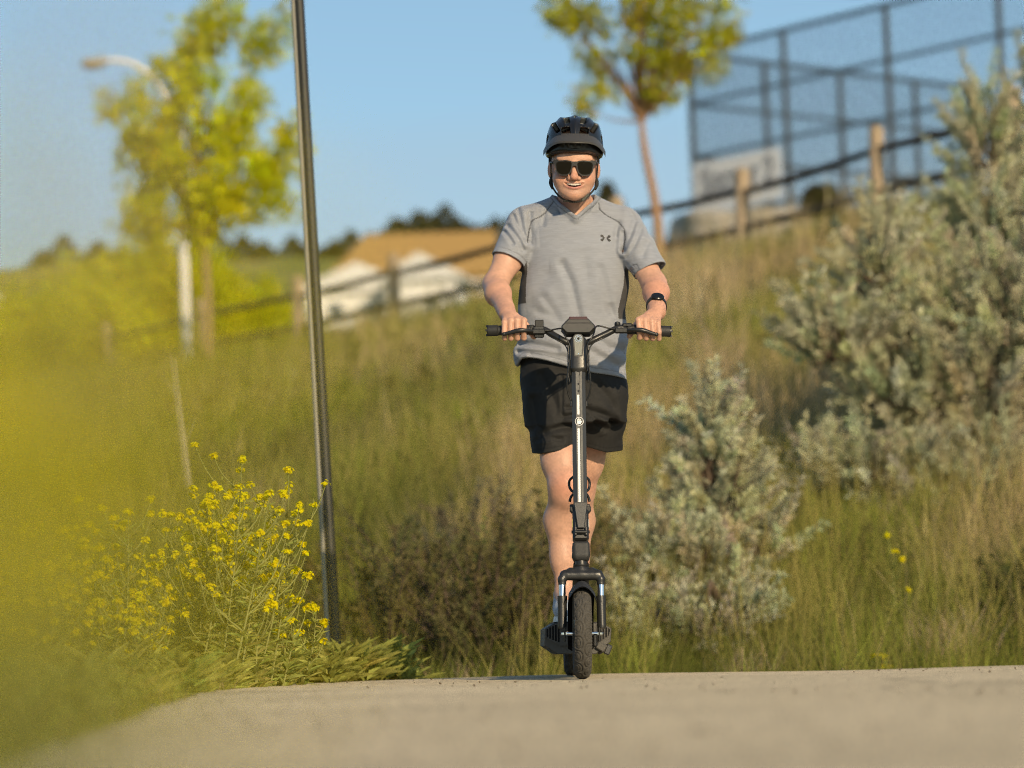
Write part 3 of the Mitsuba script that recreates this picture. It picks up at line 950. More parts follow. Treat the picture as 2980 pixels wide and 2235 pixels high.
# ------------------------------------------------------------------ the shirt
V_NECK = [(0.140, 1.83), (0.176, 1.711), (0.198, 1.678), (0.2225, 1.656), (0.250, 1.630), (0.279, 1.656), (0.304, 1.676), (0.329, 1.707), (0.368, 1.83)]
HEM = [(-0.1, 1.14), (0.021, 1.122), (0.040, 1.140), (0.065, 1.138), (0.092, 1.132), (0.140, 1.117), (0.197, 1.098), (0.292, 1.073), (0.401, 1.058), (0.6, 1.05)]
SHIRT_CREASE = [
    (0.009, 0.011, [(0.193, 1.457), (0.221, 1.394), (0.236, 1.318), (0.249, 1.24)]), (0.005, 0.011, [(0.327, 1.438), (0.346, 1.358), (0.357, 1.28)]),
    (0.004, 0.016, [(0.079, 1.319), (0.117, 1.390), (0.138, 1.420)]), (0.004, 0.010, [(0.123, 1.345), (0.143, 1.313), (0.164, 1.285)]),
    (0.004, 0.010, [(0.103, 1.297), (0.146, 1.278), (0.172, 1.262)]),
    (0.010, 0.009, [(0.033, 1.190), (0.098, 1.176), (0.163, 1.158)]), (0.008, 0.007, [(0.028, 1.160), (0.106, 1.150), (0.193, 1.131)]),
    (0.005, 0.006, [(0.07, 1.146), (0.119, 1.136), (0.197, 1.117)]), (0.008, 0.011, [(0.27, 1.155), (0.337, 1.116), (0.397, 1.083)]),
    (0.006, 0.010, [(0.296, 1.193), (0.352, 1.160), (0.404, 1.150)]), (0.003, 0.016, [(0.269, 1.485), (0.283, 1.405)]),
    (0.005, 0.010, [(0.36, 1.30), (0.38, 1.24), (0.40, 1.21)]),
    (0.008, 0.006, [(0.075, 1.549), (0.063, 1.585), (0.052, 1.631), (0.045, 1.668)]), (0.008, 0.006, [(0.073, 1.542), (0.052, 1.588), (0.036, 1.624), (0.030, 1.646)]),
    (0.008, 0.006, [(0.058, 1.516), (0.044, 1.552), (0.024, 1.582), (0.008, 1.608)]), (0.008, 0.006, [(0.022, 1.540), (0.009, 1.565), (-0.004, 1.587)]),
    (0.009, 0.007, [(0.086, 1.54), (0.085, 1.605), (0.086, 1.630), (0.087, 1.651)]), (0.004, 0.006, [(0.132, 1.605), (0.136, 1.637), (0.140, 1.652)]),
    (0.006, 0.007, [(0.412, 1.500), (0.426, 1.555), (0.443, 1.604), (0.443, 1.644)]), (0.007, 0.006, [(0.414, 1.497), (0.439, 1.549), (0.461, 1.608), (0.454, 1.631)]),
    (0.006, 0.006, [(0.423, 1.479), (0.450, 1.514), (0.474, 1.563), (0.480, 1.585)]), (0.005, 0.006, [(0.389, 1.556), (0.398, 1.596), (0.402, 1.606)]),
    (0.006, 0.008, [(0.478, 1.477), (0.497, 1.522)]), (0.009, 0.006, [(0.409, 1.500), (0.414, 1.565)])]
SEAMS = [[(0.172, 1.690), (0.141, 1.650), (0.118, 1.634), (0.098, 1.627), (0.089, 1.617), (0.080, 1.582), (0.074, 1.546)],
         [(0.333, 1.680), (0.336, 1.654), (0.359, 1.632), (0.401, 1.606), (0.419, 1.578), (0.420, 1.542), (0.408, 1.490)]]


def creases(table):
    def f(p):
        out = np.zeros(len(p))
        front = p[:, 1] < 12.60
        if not front.any():
            return out
        x, z = p[front, 0], p[front, 2]
        acc = np.zeros(len(x))
        for amp, w, line in table:
            L = np.array(line)
            near = (x > L[:, 0].min() - 4 * w) & (x < L[:, 0].max() + 4 * w) & (z > L[:, 1].min() - 4 * w) & (z < L[:, 1].max() + 4 * w)
            if near.any():
                d = seg2(x[near], z[near], line)
                acc[near] += amp * 0.92 * (np.exp(-0.5 * (d / w) ** 2) - 0.35 * np.exp(-0.5 * ((d - 2.2 * w) / (1.3 * w)) ** 2))
        out[front] = acc
        return out
    return f


def cloth_noise(scale, amp, seed, off=0.0):
    def f(p):
        return amp * (meshkit.fbm(np.stack([p[:, 0] * scale, p[:, 1] * scale, p[:, 2] * scale], -1) + off, 3, seed) - 0.5)
    return f


def neck_hole(p):
    d = seg2(p[:, 0], p[:, 2], V_NECK)
    ins = inside2(p[:, 0], p[:, 2], V_NECK)
    d = np.where(ins, -d, d)
    front = np.maximum(d, p[:, 1] - 12.58)
    a = P(0.2465, 12.60, 1.66)
    up = P(0.01, -0.18, 1.0) / np.linalg.norm(P(0.01, -0.18, 1.0))
    qq = p - a
    ax = qq @ up
    tube_ = np.linalg.norm(qq - ax[:, None] * up, axis=1) - (0.069 + 0.12 * np.maximum(ax - 0.02, 0))
    return np.minimum(front, np.maximum(np.maximum(tube_, 0.005 - ax), 12.565 - p[:, 1]))


SLEEVE_L = (P(0.010, 12.552, 1.479), P(-0.95, -0.55, -1.9))
SLEEVE_R = (P(0.507, 12.532, 1.420), P(0.75, -0.55, -1.9))
shirt = Field()
body_parts(shirt, -0.004)


def sleeve(sh, mid, end, plane):
    c, n = plane
    n = n / np.linalg.norm(n)
    s = Field()
    s.add(capsule(sh, mid, 0.070, 0.064), 0.02)
    s.add(capsule(mid, end, 0.064, 0.061), 0.02)
    s.keep(lambda p: (p - c) @ n, 0.002)
    s.cut(lambda p: np.maximum(capsule(mid, end, 0.059, 0.056)(p), -((p - c) @ n) - 0.035), 0.002)
    return lambda p: s.run(p)


shirt.add(sleeve(SHL, P(0.030, 12.575, 1.53), P(-0.026, 12.520, 1.435), SLEEVE_L), 0.016)
shirt.add(sleeve(SHR, P(0.463, 12.555, 1.500), P(0.521, 12.495, 1.392), SLEEVE_R), 0.016)
for s in (-1, 1):
    shirt.add(capsule(P(0.2465 + s * 0.066, 12.585, 1.700), P(0.249 + s * 0.040, 12.533, 1.664), 0.015, 0.015), 0.018)
    shirt.add(capsule(P(0.249 + s * 0.040, 12.535, 1.664), P(0.250, 12.510, 1.620), 0.015, 0.012), 0.018)
shirt.add(capsule(P(0.04, 12.62, 1.158), P(0.05, 12.62, 1.145), 0.026, 0.03), 0.02)
shirt.warp(creases(SHIRT_CREASE))
shirt.warp(cloth_noise(7, 0.007, 3))
shirt.warp(lambda p: cloth_noise(26, 0.006, 5)(p) * np.clip((1.24 - p[:, 2]) / 0.1, 0, 1))
shirt.warp(lambda p: -0.0022 * np.clip(1 - np.abs(np.where(inside2(p[:, 0], p[:, 2], V_NECK), 0, seg2(p[:, 0], p[:, 2], V_NECK)) - 0.006) / 0.007, 0, 1) * (p[:, 1] < 12.6))
shirt.warp(lambda p: sum(0.0016 * np.exp(-(seg2(p[:, 0], p[:, 2], s) / 0.003) ** 2) for s in SEAMS) * (p[:, 1] < 12.6))


def hem_line(p, add=0.0):
    return np.interp(p[:, 0], [a for a, _ in HEM], [b for _, b in HEM]) - 0.06 * (p[:, 1] - 12.5) + add


shirt.cut(neck_hole, 0.003)
shirt.keep(lambda p: hem_line(p) - p[:, 2], 0.003)
hemhol = loft(TZ, TX, TY, np.array(TA) - 0.012, np.array(TB) - 0.012, 2.25)
shirt.cut(lambda p: np.maximum(hemhol(p), p[:, 2] - hem_line(p) - 0.015), 0.002)
cv, cf = mesh_field(shirt, (-0.12, 12.40, 1.02), (0.62, 12.80, 1.76), 0.0034)
w = np.full((len(cv), 3), 1.0) * [0.300, 0.315, 0.350]
TAf = np.interp(cv[:, 2], TZ, TA)
TXf = np.interp(cv[:, 2], TZ, TX)
u = (cv[:, 0] - TXf) / TAf
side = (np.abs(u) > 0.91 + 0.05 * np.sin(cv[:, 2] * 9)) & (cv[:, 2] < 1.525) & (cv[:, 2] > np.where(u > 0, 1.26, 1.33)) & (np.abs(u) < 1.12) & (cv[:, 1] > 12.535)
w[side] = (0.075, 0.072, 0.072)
dv = np.where(inside2(cv[:, 0], cv[:, 2], V_NECK), 0, seg2(cv[:, 0], cv[:, 2], V_NECK))
frontv = cv[:, 1] < 12.6
w[(np.abs(dv - 0.0135) < 0.0014) & frontv] *= 0.5
w[(dv < 0.012) & frontv] *= 0.90
for s in SEAMS:
    w[(seg2(cv[:, 0], cv[:, 2], s) < 0.0022) & frontv] *= 0.35
hz = cv[:, 2] - hem_line(cv)
w[(np.abs(hz - 0.017) < 0.0018)] *= 0.72
for c, n in (SLEEVE_L, SLEEVE_R):
    e = -((cv - c) @ (n / np.linalg.norm(n)))
    w[(np.abs(e - 0.018) < 0.0018) & (np.linalg.norm(cv - c, axis=1) < 0.072)] *= 0.72


w *= (0.86 + 0.28 * meshkit.fbm(np.stack([cv[:, 0] * 45, cv[:, 1] * 45, cv[:, 2] * 300], -1), 2, 8))[:, None]
scene['tee_cloth'] = {'type': 'twosided', 'bsdf': {'type': 'principled', 'base_color': {'type': 'mesh_attribute', 'name': 'vertex_color'}, 'roughness': 0.85, 'specular': 0.15, 'sheen': 0.25}}
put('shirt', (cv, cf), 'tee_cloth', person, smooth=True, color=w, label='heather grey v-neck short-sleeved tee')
# dark emblem on the chest: two arcs crossing, an H with flared ends
def chest_y(x, z):
    """front of the cloth at (x, z): march towards the chest"""
    y = np.full(len(x), 12.42)
    for _ in range(40):
        y = y + np.clip(shirt.run(np.stack([x, y, z], 1)), -0.01, 0.02) * 0.9
    return y


EX, EZ, EWD, EHT = 0.3506, 1.546, 0.0385, 0.0235
arc = []
for s in (1, -1):
    for u in (1, -1):
        arc.append(Polygon([(u * EWD * a_, s * EHT * b_) for a_, b_ in ((0.09, -0.03), (0.13, 0.13), (0.20, 0.36), (0.23, 0.50), (0.36, 0.49), (0.49, 0.38), (0.47, 0.24), (0.38, 0.12), (0.26, 0.03), (0.14, -0.06))]))
oval = Polygon([(EWD * 0.155 * math.cos(t), EHT * 0.15 * math.sin(t)) for t in np.linspace(0, 2 * math.pi, 24, endpoint=False)])
em = unary_union(arc + [oval.buffer(0.0006)]).difference(oval.buffer(-0.0008))
vs_, fs_, at = [], [], 0
for g in getattr(em, 'geoms', [em]):
    if g.area < 1e-7:
        continue
    v2, f2 = trimesh.creation.triangulate_polygon(g, engine='earcut')
    mm = trimesh.Trimesh(np.c_[v2, v2[:, 0] * 0], f2, process=False).subdivide().subdivide()
    vs_.append(np.asarray(mm.vertices))
    fs_.append(np.asarray(mm.faces) + at)
    at += len(mm.vertices)
ev, ef = np.vstack(vs_), np.vstack(fs_)
ex, ez = EX + ev[:, 0] + ev[:, 1] * 0.03, EZ + ev[:, 1] - ev[:, 0] * 0.06
ev = np.stack([ex, chest_y(ex, ez) - 0.0012, ez], 1)
plain('print_black', (0.025, 0.025, 0.026), 0.6)
put('chest_emblem', (ev, ef), 'print_black', person, label='small dark crossed-arc emblem on the tee')

# ------------------------------------------------------------------ the shorts
SZ = [0.74, 0.80, 0.8426, 0.8836, 0.9662, 1.0441, 1.0906, 1.142, 1.20]
shorts = Field()
shorts.add(loft([0.90, 0.9662, 1.0441, 1.0906, 1.142, 1.20], [0.223, 0.2234, 0.2182, 0.2143, 0.2115, 0.2235], 12.645, [0.178, 0.1845, 0.1885, 0.186, 0.178, 0.17], [0.118, 0.122, 0.120, 0.118, 0.112, 0.105], 2.3), 0.03)
LEGL, LEGR = (P(0.150, 12.655, 0.98), P(0.1455, 12.60, 0.76)), (P(0.296, 12.70, 0.98), P(0.304, 12.765, 0.76))
shorts.add(capsule(LEGL[0], LEGL[1], 0.100, 0.084), 0.03)
shorts.add(capsule(LEGR[0], LEGR[1], 0.103, 0.080), 0.03)
shorts.add(capsule(P(0.275, 12.70, 0.93), P(0.283, 12.745, 0.78), 0.075, 0.062), 0.03)
shorts.add(capsule(P(0.335, 12.70, 1.0), P(0.347, 12.70, 0.895), 0.062, 0.050), 0.02)
shorts.add(capsule(P(0.088, 12.66, 0.86), P(0.072, 12.66, 0.838), 0.012, 0.004), 0.03)
SHORT_CREASE = [
    (0.013, 0.010, [(0.255, 0.946), (0.320, 0.922), (0.357, 0.905), (0.378, 0.864)]), (0.009, 0.008, [(0.268, 0.924), (0.318, 0.884), (0.366, 0.857)]),
    (0.009, 0.009, [(0.096, 0.862), (0.156, 0.880), (0.206, 0.886)]), (0.007, 0.008, [(0.087, 0.843), (0.130, 0.849), (0.165, 0.840)]),
    (0.006, 0.012, [(0.109, 1.072), (0.118, 1.044), (0.145, 0.983), (0.172, 0.900)]), (0.008, 0.010, [(0.074, 0.99), (0.086, 0.898), (0.106, 0.867)]),
    (0.005, 0.006, [(0.19, 0.952), (0.225, 0.950)]), (0.006, 0.007, [(0.18, 0.920), (0.225, 0.925)]), (0.006, 0.012, [(0.30, 1.03), (0.34, 0.98), (0.36, 0.93)]), (0.004, 0.004, [(0.178, 1.062), (0.173, 0.932)])]
shorts.warp(lambda p: creases(SHORT_CREASE)(p + P(0, -0.04, 0)))
shorts.warp(cloth_noise(10, 0.014, 21))


def short_hem(p):
    return np.interp(p[:, 0], [0.05, 0.086, 0.145, 0.206, 0.228, 0.245, 0.261, 0.328, 0.367, 0.42], [0.80, 0.797, 0.803, 0.812, 0.83, 0.83, 0.813, 0.791, 0.794, 0.80]) + 0.06 * (p[:, 1] - 12.6)


shorts.keep(lambda p: short_hem(p) - p[:, 2], 0.003)
hl = Field().add(capsule(LEGL[0] - P(0, 0, 0.06), LEGL[1], 0.082, 0.0765), 0.02).add(capsule(LEGR[0] - P(0, 0, 0.06), LEGR[1], 0.082, 0.0690), 0.02)
shorts.cut(lambda p: np.maximum(hl.run(p), p[:, 2] - short_hem(p) - 0.02), 0.002)
shv, shf = mesh_field(shorts, (0.02, 12.48, 0.76), (0.43, 12.86, 1.21), 0.0036)
sc = np.full((len(shv), 3), 1.0) * [0.020, 0.0195, 0.0185]
hz = shv[:, 2] - short_hem(shv)
sc[np.abs(hz - 0.016) < 0.002] *= 0.6
sc *= (0.85 + 0.3 * meshkit.fbm(shv * 120, 2, 2))[:, None]
scene['shorts_cloth'] = {'type': 'twosided', 'bsdf': {'type': 'principled', 'base_color': {'type': 'mesh_attribute', 'name': 'vertex_color'}, 'roughness': 0.75, 'specular': 0.3, 'sheen': 0.2}}
put('shorts', (shv, shf), 'shorts_cloth', person, smooth=True, color=sc, label='loose black running shorts')

# ------------------------------------------------------------------ shoes
for nm, an, s in (('shoe', ANL, -1), ('shoe', ANR, 1)):
    fwd = P(0.06 if s < 0 else -0.02, -0.98, 0)
    fwd = fwd / np.linalg.norm(fwd)
    sd = P(-fwd[1], fwd[0], 0)
    zs = 0.196
    o = P(an[0], an[1], zs)
    sh = Field()
    sh.add(capsule(o + fwd * -0.035 + P(0, 0, 0.050), o + fwd * 0.06 + P(0, 0, 0.046), 0.040, 0.044), 0.02)
    sh.add(capsule(o + fwd * 0.06 + P(0, 0, 0.042), o + fwd * 0.185 + P(0, 0, 0.030), 0.044, 0.034), 0.02)
    sh.add(capsule(o + fwd * 0.0 + P(0, 0, 0.05), o + fwd * -0.012 + P(0, 0, 0.098), 0.042, 0.041), 0.02)
    sh.keep(lambda p: zs + 0.022 - p[:, 2], 0.004)
    sh.cut(capsule(an + P(0, 0, 0.06), an + P(0, 0.0, -0.02), 0.037, 0.034), 0.006)
    a_, b_ = mesh_field(sh, o + P(-0.16, -0.26, 0.0), o + P(0.16, 0.16, 0.17), 0.004, newton=1)
    plain('shoe_knit', (0.33, 0.37, 0.42), 0.8)
    shoe = put(nm, (a_, b_), 'shoe_knit', person, smooth=True)
    so = Field()
    so.add(capsule(o + fwd * -0.035, o + fwd * 0.05, 0.043, 0.046), 0.02)
    so.add(capsule(o + fwd * 0.05, o + fwd * 0.185, 0.046, 0.038), 0.02)
    so.keep(lambda p: np.abs(p[:, 2] - (zs + 0.013)) - 0.013, 0.004)
    a_, b_ = mesh_field(so, o + P(-0.16, -0.26, -0.01), o + P(0.16, 0.16, 0.05), 0.004, newton=1)
    plain('sole_rubber', (0.70, 0.68, 0.62), 0.7)
    put('sole', (a_, b_), 'sole_rubber', shoe, smooth=True)
# ================================================================== things the rider wears
HM = frame(HO, HX, HY, HZ)


def on_head(m):
    m = m.copy()
    m.apply_transform(HM)
    return m


plain('helmet_gloss', (0.011, 0.011, 0.011), 0.25, clearcoat=0.6, clearcoat_gloss=0.9)
plain('helmet_matte', (0.062, 0.059, 0.055), 0.45)
plain('liner_foam', (0.02, 0.02, 0.02), 0.9)
plain('strap', (0.018, 0.017, 0.015), 0.8)
plain('buckle', (0.075, 0.075, 0.062), 0.5)
helmet = thing('bike_helmet', 'black vented bicycle helmet with a short matte visor on the rider', 'helmet')
shell = Field()


def superball(c, r, n):
    def f(p):
        q = np.abs(p - c) / r
        k = np.sum(q ** n, 1) ** (1 / n)
        return (k - 1) * min(r) * 0.9
    return f


shell.add(superball(P(0, 0.018, 0.058), P(0.1025, 0.134, 0.126), 2.6), 0.01)


def ribs(p):
    az = np.abs(p[:, 0]) / np.maximum(np.sqrt(np.clip(1 - ((p[:, 1] - 0.018) / 0.15) ** 2, 0.1, 1)), 0.3)
    g = 0.0
    for c, wd in ((0.0, 0.013), (0.052, 0.010), (0.084, 0.010)):
        g = g + np.exp(-((az - c) / wd) ** 2)
    return -0.0045 * g * np.clip((p[:, 2] - 0.075) / 0.03, 0, 1)


shell.warp(ribs)
shell.keep(lambda p: 0.050 - 0.020 * np.clip((p[:, 1] - 0.02) / 0.1, 0, 1) + 0.012 * np.clip((-p[:, 1] - 0.06) / 0.05, 0, 1) - p[:, 2], 0.004)
shell.cut(superball(P(0, 0.018, 0.050), P(0.084, 0.114, 0.106), 2.3), 0.003)
for s in (-1, 1):
    shell.cut(rbox((s * 0.031, -0.105, 0.129), (0.0145, 0.05, 0.0165), 0.003, rotm([0, 1, 0], s * 10)[:3, :3]), 0.003)
    shell.cut(rbox((s * 0.031, -0.035, 0.178), (0.011, 0.045, 0.022), 0.004, rotm([0, 1, 0], s * 12)[:3, :3]), 0.003)
    shell.cut(rbox((s * 0.069, -0.050, 0.146), (0.0085, 0.05, 0.022), 0.004, rotm([0, 1, 0], s * 32)[:3, :3]), 0.003)
    shell.cut(rbox((s * 0.094, -0.010, 0.108), (0.018, 0.032, 0.013), 0.004, rotm([1, 0, 0], 12)[:3, :3]), 0.003)
    shell.cut(rbox((s * 0.024, 0.08, 0.165), (0.009, 0.045, 0.03), 0.004), 0.003)
    shell.cut(rbox((s * 0.094, 0.065, 0.105), (0.018, 0.028, 0.014), 0.004), 0.003)
shell.cut(rbox((0, -0.03, 0.186), (0.0045, 0.05, 0.006), 0.002), 0.003)
a_, b_ = mesh_field(shell, (-0.115, -0.13, 0.01), (0.115, 0.165, 0.20), 0.003)
put('shell', on_head(trimesh.Trimesh(a_, b_, process=False)), 'helmet_gloss', helmet, smooth=40)
# visor: a curved plate whose sides drop
th = np.radians(np.linspace(-82, 82, 49))
sn_, cs_ = np.sin(th), np.cos(th)
drop = 0.036 * np.abs(sn_) ** 5
inner = np.stack([0.1005 * sn_, 0.018 - 0.130 * cs_, 0.124 - drop * 1.15], 1)
outer = np.stack([0.1115 * sn_ * (1 - 0.03 * cs_), 0.002 - 0.178 * cs_, 0.0955 - drop * 0.95], 1)
lip = outer + np.stack([0 * th, 0.004 * cs_, -0.006 - 0.014 * np.abs(sn_) ** 4], 1)
inner2 = inner + P(0, 0.004, -0.012)
n = len(th)
V = np.vstack([inner, outer, lip, inner2])
Fq = []
for r in range(4):
    for k in range(n - 1):
        a, b = r * n + k, ((r + 1) % 4) * n + k
        Fq.append([a, a + 1, b + 1, b])
Fq = np.array(Fq)
F3 = np.vstack([Fq[:, [0, 1, 2]], Fq[:, [0, 2, 3]], [[0, n, 2 * n], [0, 2 * n, 3 * n], [n - 1, 3 * n - 1, 2 * n - 1], [n - 1, 4 * n - 1, 3 * n - 1]]])
put('visor', on_head(trimesh.Trimesh(V, F3, process=False)), 'helmet_matte', helmet, smooth=35, label='short matte visor')
# front rim below the visor and side fins
rim = [P(0.0925 * math.sin(t), 0.014 - 0.126 * math.cos(t), 0.066 - 0.020 * abs(math.sin(t)) ** 3) for t in np.radians(np.linspace(-95, 95, 25))]
put('rim', on_head(tube(rim, 0.0075, 8)), 'helmet_gloss', helmet, smooth=True)
# straps
for s in (-1, 1):
    pts = [(s * 0.082, -0.035, 0.055), (s * 0.0825, -0.030, 0.02), (s * 0.0805, -0.022, -0.02), (s * 0.0785, -0.022, -0.045)]
    put('strap', on_head(tube(pts, 0.0034, 6, n=10)), 'strap', helmet, smooth=True)
    pts = [(s * 0.0875, 0.05, 0.04), (s * 0.087, 0.03, 0.0), (s * 0.081, -0.005, -0.035), (s * 0.0785, -0.022, -0.047)]
    put('strap', on_head(tube(pts, 0.0034, 6, n=10)), 'strap', helmet, smooth=True)
    pts = [(s * 0.080, -0.018, -0.036), (s * 0.081, -0.022, -0.050), (s * 0.0745, -0.03, -0.072)]
    put('strap_divider', on_head(tube(pts, [0.0065, 0.0075, 0.004], 8, n=8)), 'strap', helmet, smooth=True)
chin = [(-0.0745, -0.028, -0.066), (-0.060, -0.043, -0.088), (-0.035, -0.060, -0.108), (0.0, -0.069, -0.1165), (0.026, -0.064, -0.112), (0.050, -0.052, -0.096), (0.068, -0.036, -0.075), (0.0745, -0.028, -0.066)]
put('chin_strap', on_head(tube(chin, 0.0032, 6, n=40)), 'strap', helmet, smooth=True)
b = box(0.034, 0.009, 0.013, bevel=0.003)
b.apply_transform(rotm([0, 1, 0], -47))
b.apply_translation((0.040, -0.064, -0.100))
put('buckle', on_head(b), 'buckle', helmet, smooth=30)
b = box(0.03, 0.006, 0.008, bevel=0.002)
b.apply_translation((-0.022, -0.068, -0.113))
put('buckle', on_head(b), 'strap', helmet, smooth=30)

# sunglasses
plain('frame_matte', (0.035, 0.034, 0.033), 0.45)
scene['dark_lens'] = {'type': 'twosided', 'bsdf': {'type': 'principled', 'base_color': rgb((0.012, 0.011, 0.008)), 'roughness': 0.08, 'specular': 0.3}}
glasses = thing('sunglasses', 'dark square-framed sunglasses on the smiling face', 'sunglasses')


def eye(s):
    pts = [(0.0085, 0.013), (0.012, 0.0205), (0.030, 0.0235), (0.055, 0.0215), (0.0635, 0.0180), (0.0655, 0.010), (0.0615, -0.012), (0.0545, -0.0215), (0.042, -0.0250), (0.027, -0.0245), (0.0175, -0.0185), (0.0115, -0.004)]
    return Polygon([(s * x, z) for x, z in pts]).buffer(-0.007).buffer(0.007).buffer(0.003).buffer(-0.003)


def bend_glasses(m):
    v = np.array(m.vertices)
    # polygon plane (x, z) extruded along y: bring to head axes and curve round the face
    v = np.stack([v[:, 0], -v[:, 2], v[:, 1]], 1)
    v[:, 1] += 2.9 * v[:, 0] ** 2
    v[:, 1] += 0.05 * np.maximum(-v[:, 2], 0)
    v += P(0, -0.1105, 0.004)
    return on_head(trimesh.Trimesh(v, m.faces[:, ::-1], process=False))


fr = unary_union([eye(s).buffer(0.0032, join_style=1) for s in (-1, 1)] + [Polygon([(-0.014, 0.021), (0.014, 0.021), (0.013, 0.008), (-0.013, 0.008)]).buffer(0.001)] +
                 [Polygon([(s * 0.056, 0.0275), (s * 0.0745, 0.0265), (s * 0.0745, 0.012), (s * 0.064, 0.008)]) for s in (-1, 1)])
fr = fr.difference(unary_union([eye(s).buffer(-0.0008) for s in (-1, 1)]))
fm = trimesh.creation.extrude_polygon(fr.segmentize(0.004), 0.0042, engine='earcut').subdivide()
put('frame', bend_glasses(fm), 'frame_matte', glasses, smooth=35)
for s in (-1, 1):
    lm = trimesh.creation.extrude_polygon(eye(s).segmentize(0.004), 0.0018, engine='earcut').subdivide()
    lm.apply_translation((0, 0, 0.001))
    put('lens', bend_glasses(lm), 'dark_lens', glasses, smooth=20)
    t = tube([(s * 0.0735, -0.088, 0.021), (s * 0.0800, -0.05, 0.021), (s * 0.0835, 0.005, 0.019), (s * 0.0825, 0.03, 0.008)], [0.0052, 0.0042, 0.0035, 0.003], 8, n=12)
    put('temple', on_head(t), 'frame_matte', glasses, smooth=True)

# wristwatch on the rider's left wrist
watch = thing('wristwatch', 'round black smartwatch with black strap on the rider\'s wrist', 'watch')
ax = ELR - WRR
ax /= np.linalg.norm(ax)
wc = WRR * 0.80 + ELR * 0.20
nrm = P(0.12, -0.62, 0.75)
nrm = nrm - ax * (nrm @ ax)
nrm /= np.linalg.norm(nrm)
sd = np.cross(ax, nrm)
pts = [wc + 0.0335 * (math.cos(t) * sd + math.sin(t) * nrm) for t in np.linspace(0, 2 * math.pi, 33)]
st = [p_ + ax * o for o in (-0.010, 0.010) for p_ in pts]
st2 = [wc + 0.0365 * (math.cos(t) * sd + math.sin(t) * nrm) + ax * o for o in (-0.010, 0.010) for t in np.linspace(0, 2 * math.pi, 33)]
V = np.vstack([st, st2])
Fq = []
for a, b in ((0, 33), (33, 99), (99, 66), (66, 0)):
    for k in range(32):
        Fq.append([a + k, a + k + 1, b + k + 1, b + k])
plain('watch_black', (0.012, 0.012, 0.013), 0.3)
plain('watch_strap', (0.016, 0.016, 0.017), 0.55)
put('strap', (V, np.array(Fq)), 'watch_strap', watch, smooth=40)
cm = lathe([(0, 0), (0.0215, 0), (0.0228, 0.002), (0.0228, 0.007), (0.0205, 0.0098), (0.0195, 0.0092), (0, 0.0092)], 40)
F0_ = frame(wc + nrm * 0.0325, sd, -ax, nrm)
cm.apply_transform(F0_)
put('case', cm, 'watch_black', watch, smooth=30)
gm = lathe([(0, 0.0093), (0.0192, 0.0093), (0.018, 0.0102), (0, 0.0108)], 40)
gm.apply_transform(F0_)
put('watch_face', gm, 'dark_lens', watch, smooth=30)
# ================================================================== the stand-up scooter (local axes: x right, y back, z up; origin under the front wheel)
_l, _y = math.radians(1.85), math.radians(1.0)
SU = P(math.sin(_l), 0, math.cos(_l))
SB = P(-math.sin(_y), math.cos(_y), 0)
SXA = np.cross(SB, SU)
SXA /= np.linalg.norm(SXA)
SB = np.cross(SU, SXA)
SM = frame(P(0.1984, 12.0, 0.0012), SXA, SB, SU)


def sc_put(name, mesh, mat, parent, smooth=30, **k):
    m = mesh.copy()
    m.apply_transform(SM)
    return put(name, m, mat, parent, smooth=smooth, **k)


plain('scooter_black', (0.013, 0.013, 0.013), 0.40)
plain('satin_black', (0.020, 0.020, 0.0195), 0.35, clearcoat=0.2)
plain('matte_plastic', (0.024, 0.024, 0.0235), 0.6)
plain('stem_grey', (0.075, 0.075, 0.073), 0.40, metal=0.5)
plain('chrome', (0.80, 0.81, 0.84), 0.10, metal=1.0)
plain('white_strip', (0.80, 0.80, 0.78), 0.5)
plain('print_blue', (0.32, 0.42, 0.52), 0.6)
plain('yellow_tape', (0.45, 0.42, 0.10), 0.6)
plain('cable', (0.012, 0.012, 0.012), 0.35)
plain('deck_plastic', (0.075, 0.070, 0.060), 0.55)
plain('slot_dark', (0.008, 0.008, 0.008), 0.8)
plain('display_red', (0.060, 0.020, 0.022), 0.25)
scene['clear_lens'] = {'type': 'twosided', 'bsdf': {'type': 'principled', 'base_color': rgb((0.20, 0.20, 0.165)), 'roughness': 0.25, 'metallic': 0.2, 'specular': 0.8}}


def rubber(p, n, uv):
    return mi.Color3f(0.078, 0.072, 0.062) * (0.8 + 0.4 * mikit.fbm(p.x * 60, p.y * 60, p.z * 60))


plain('tyre_rubber', mikit.proc(rubber), 0.85, spec=0.2)
scooter = thing('electric_scooter', 'black stand-up electric scooter with wide handlebar ridden along the path', 'scooter')

STEM0, STEM1 = P(0, 0.030, 0.354), P(0, 0.185, 1.161)
SA = (STEM1 - STEM0) / np.linalg.norm(STEM1 - STEM0)        # steering axis
SN = P(0, SA[2], -SA[1])                                    # backwards, square to it
SX = P(1, 0, 0)


def on_stem(z, back=0.0, x=0.0):
    return STEM0 + SA * ((z - STEM0[2]) / SA[2]) + SN * back + SX * x


def along_stem(m, z, back=0.0, x=0.0):
    """mesh built with x right, y back, z along the stem"""
    m = m.copy()
    m.apply_transform(frame(on_stem(z, back, x), SX, SN, SA))
    return m


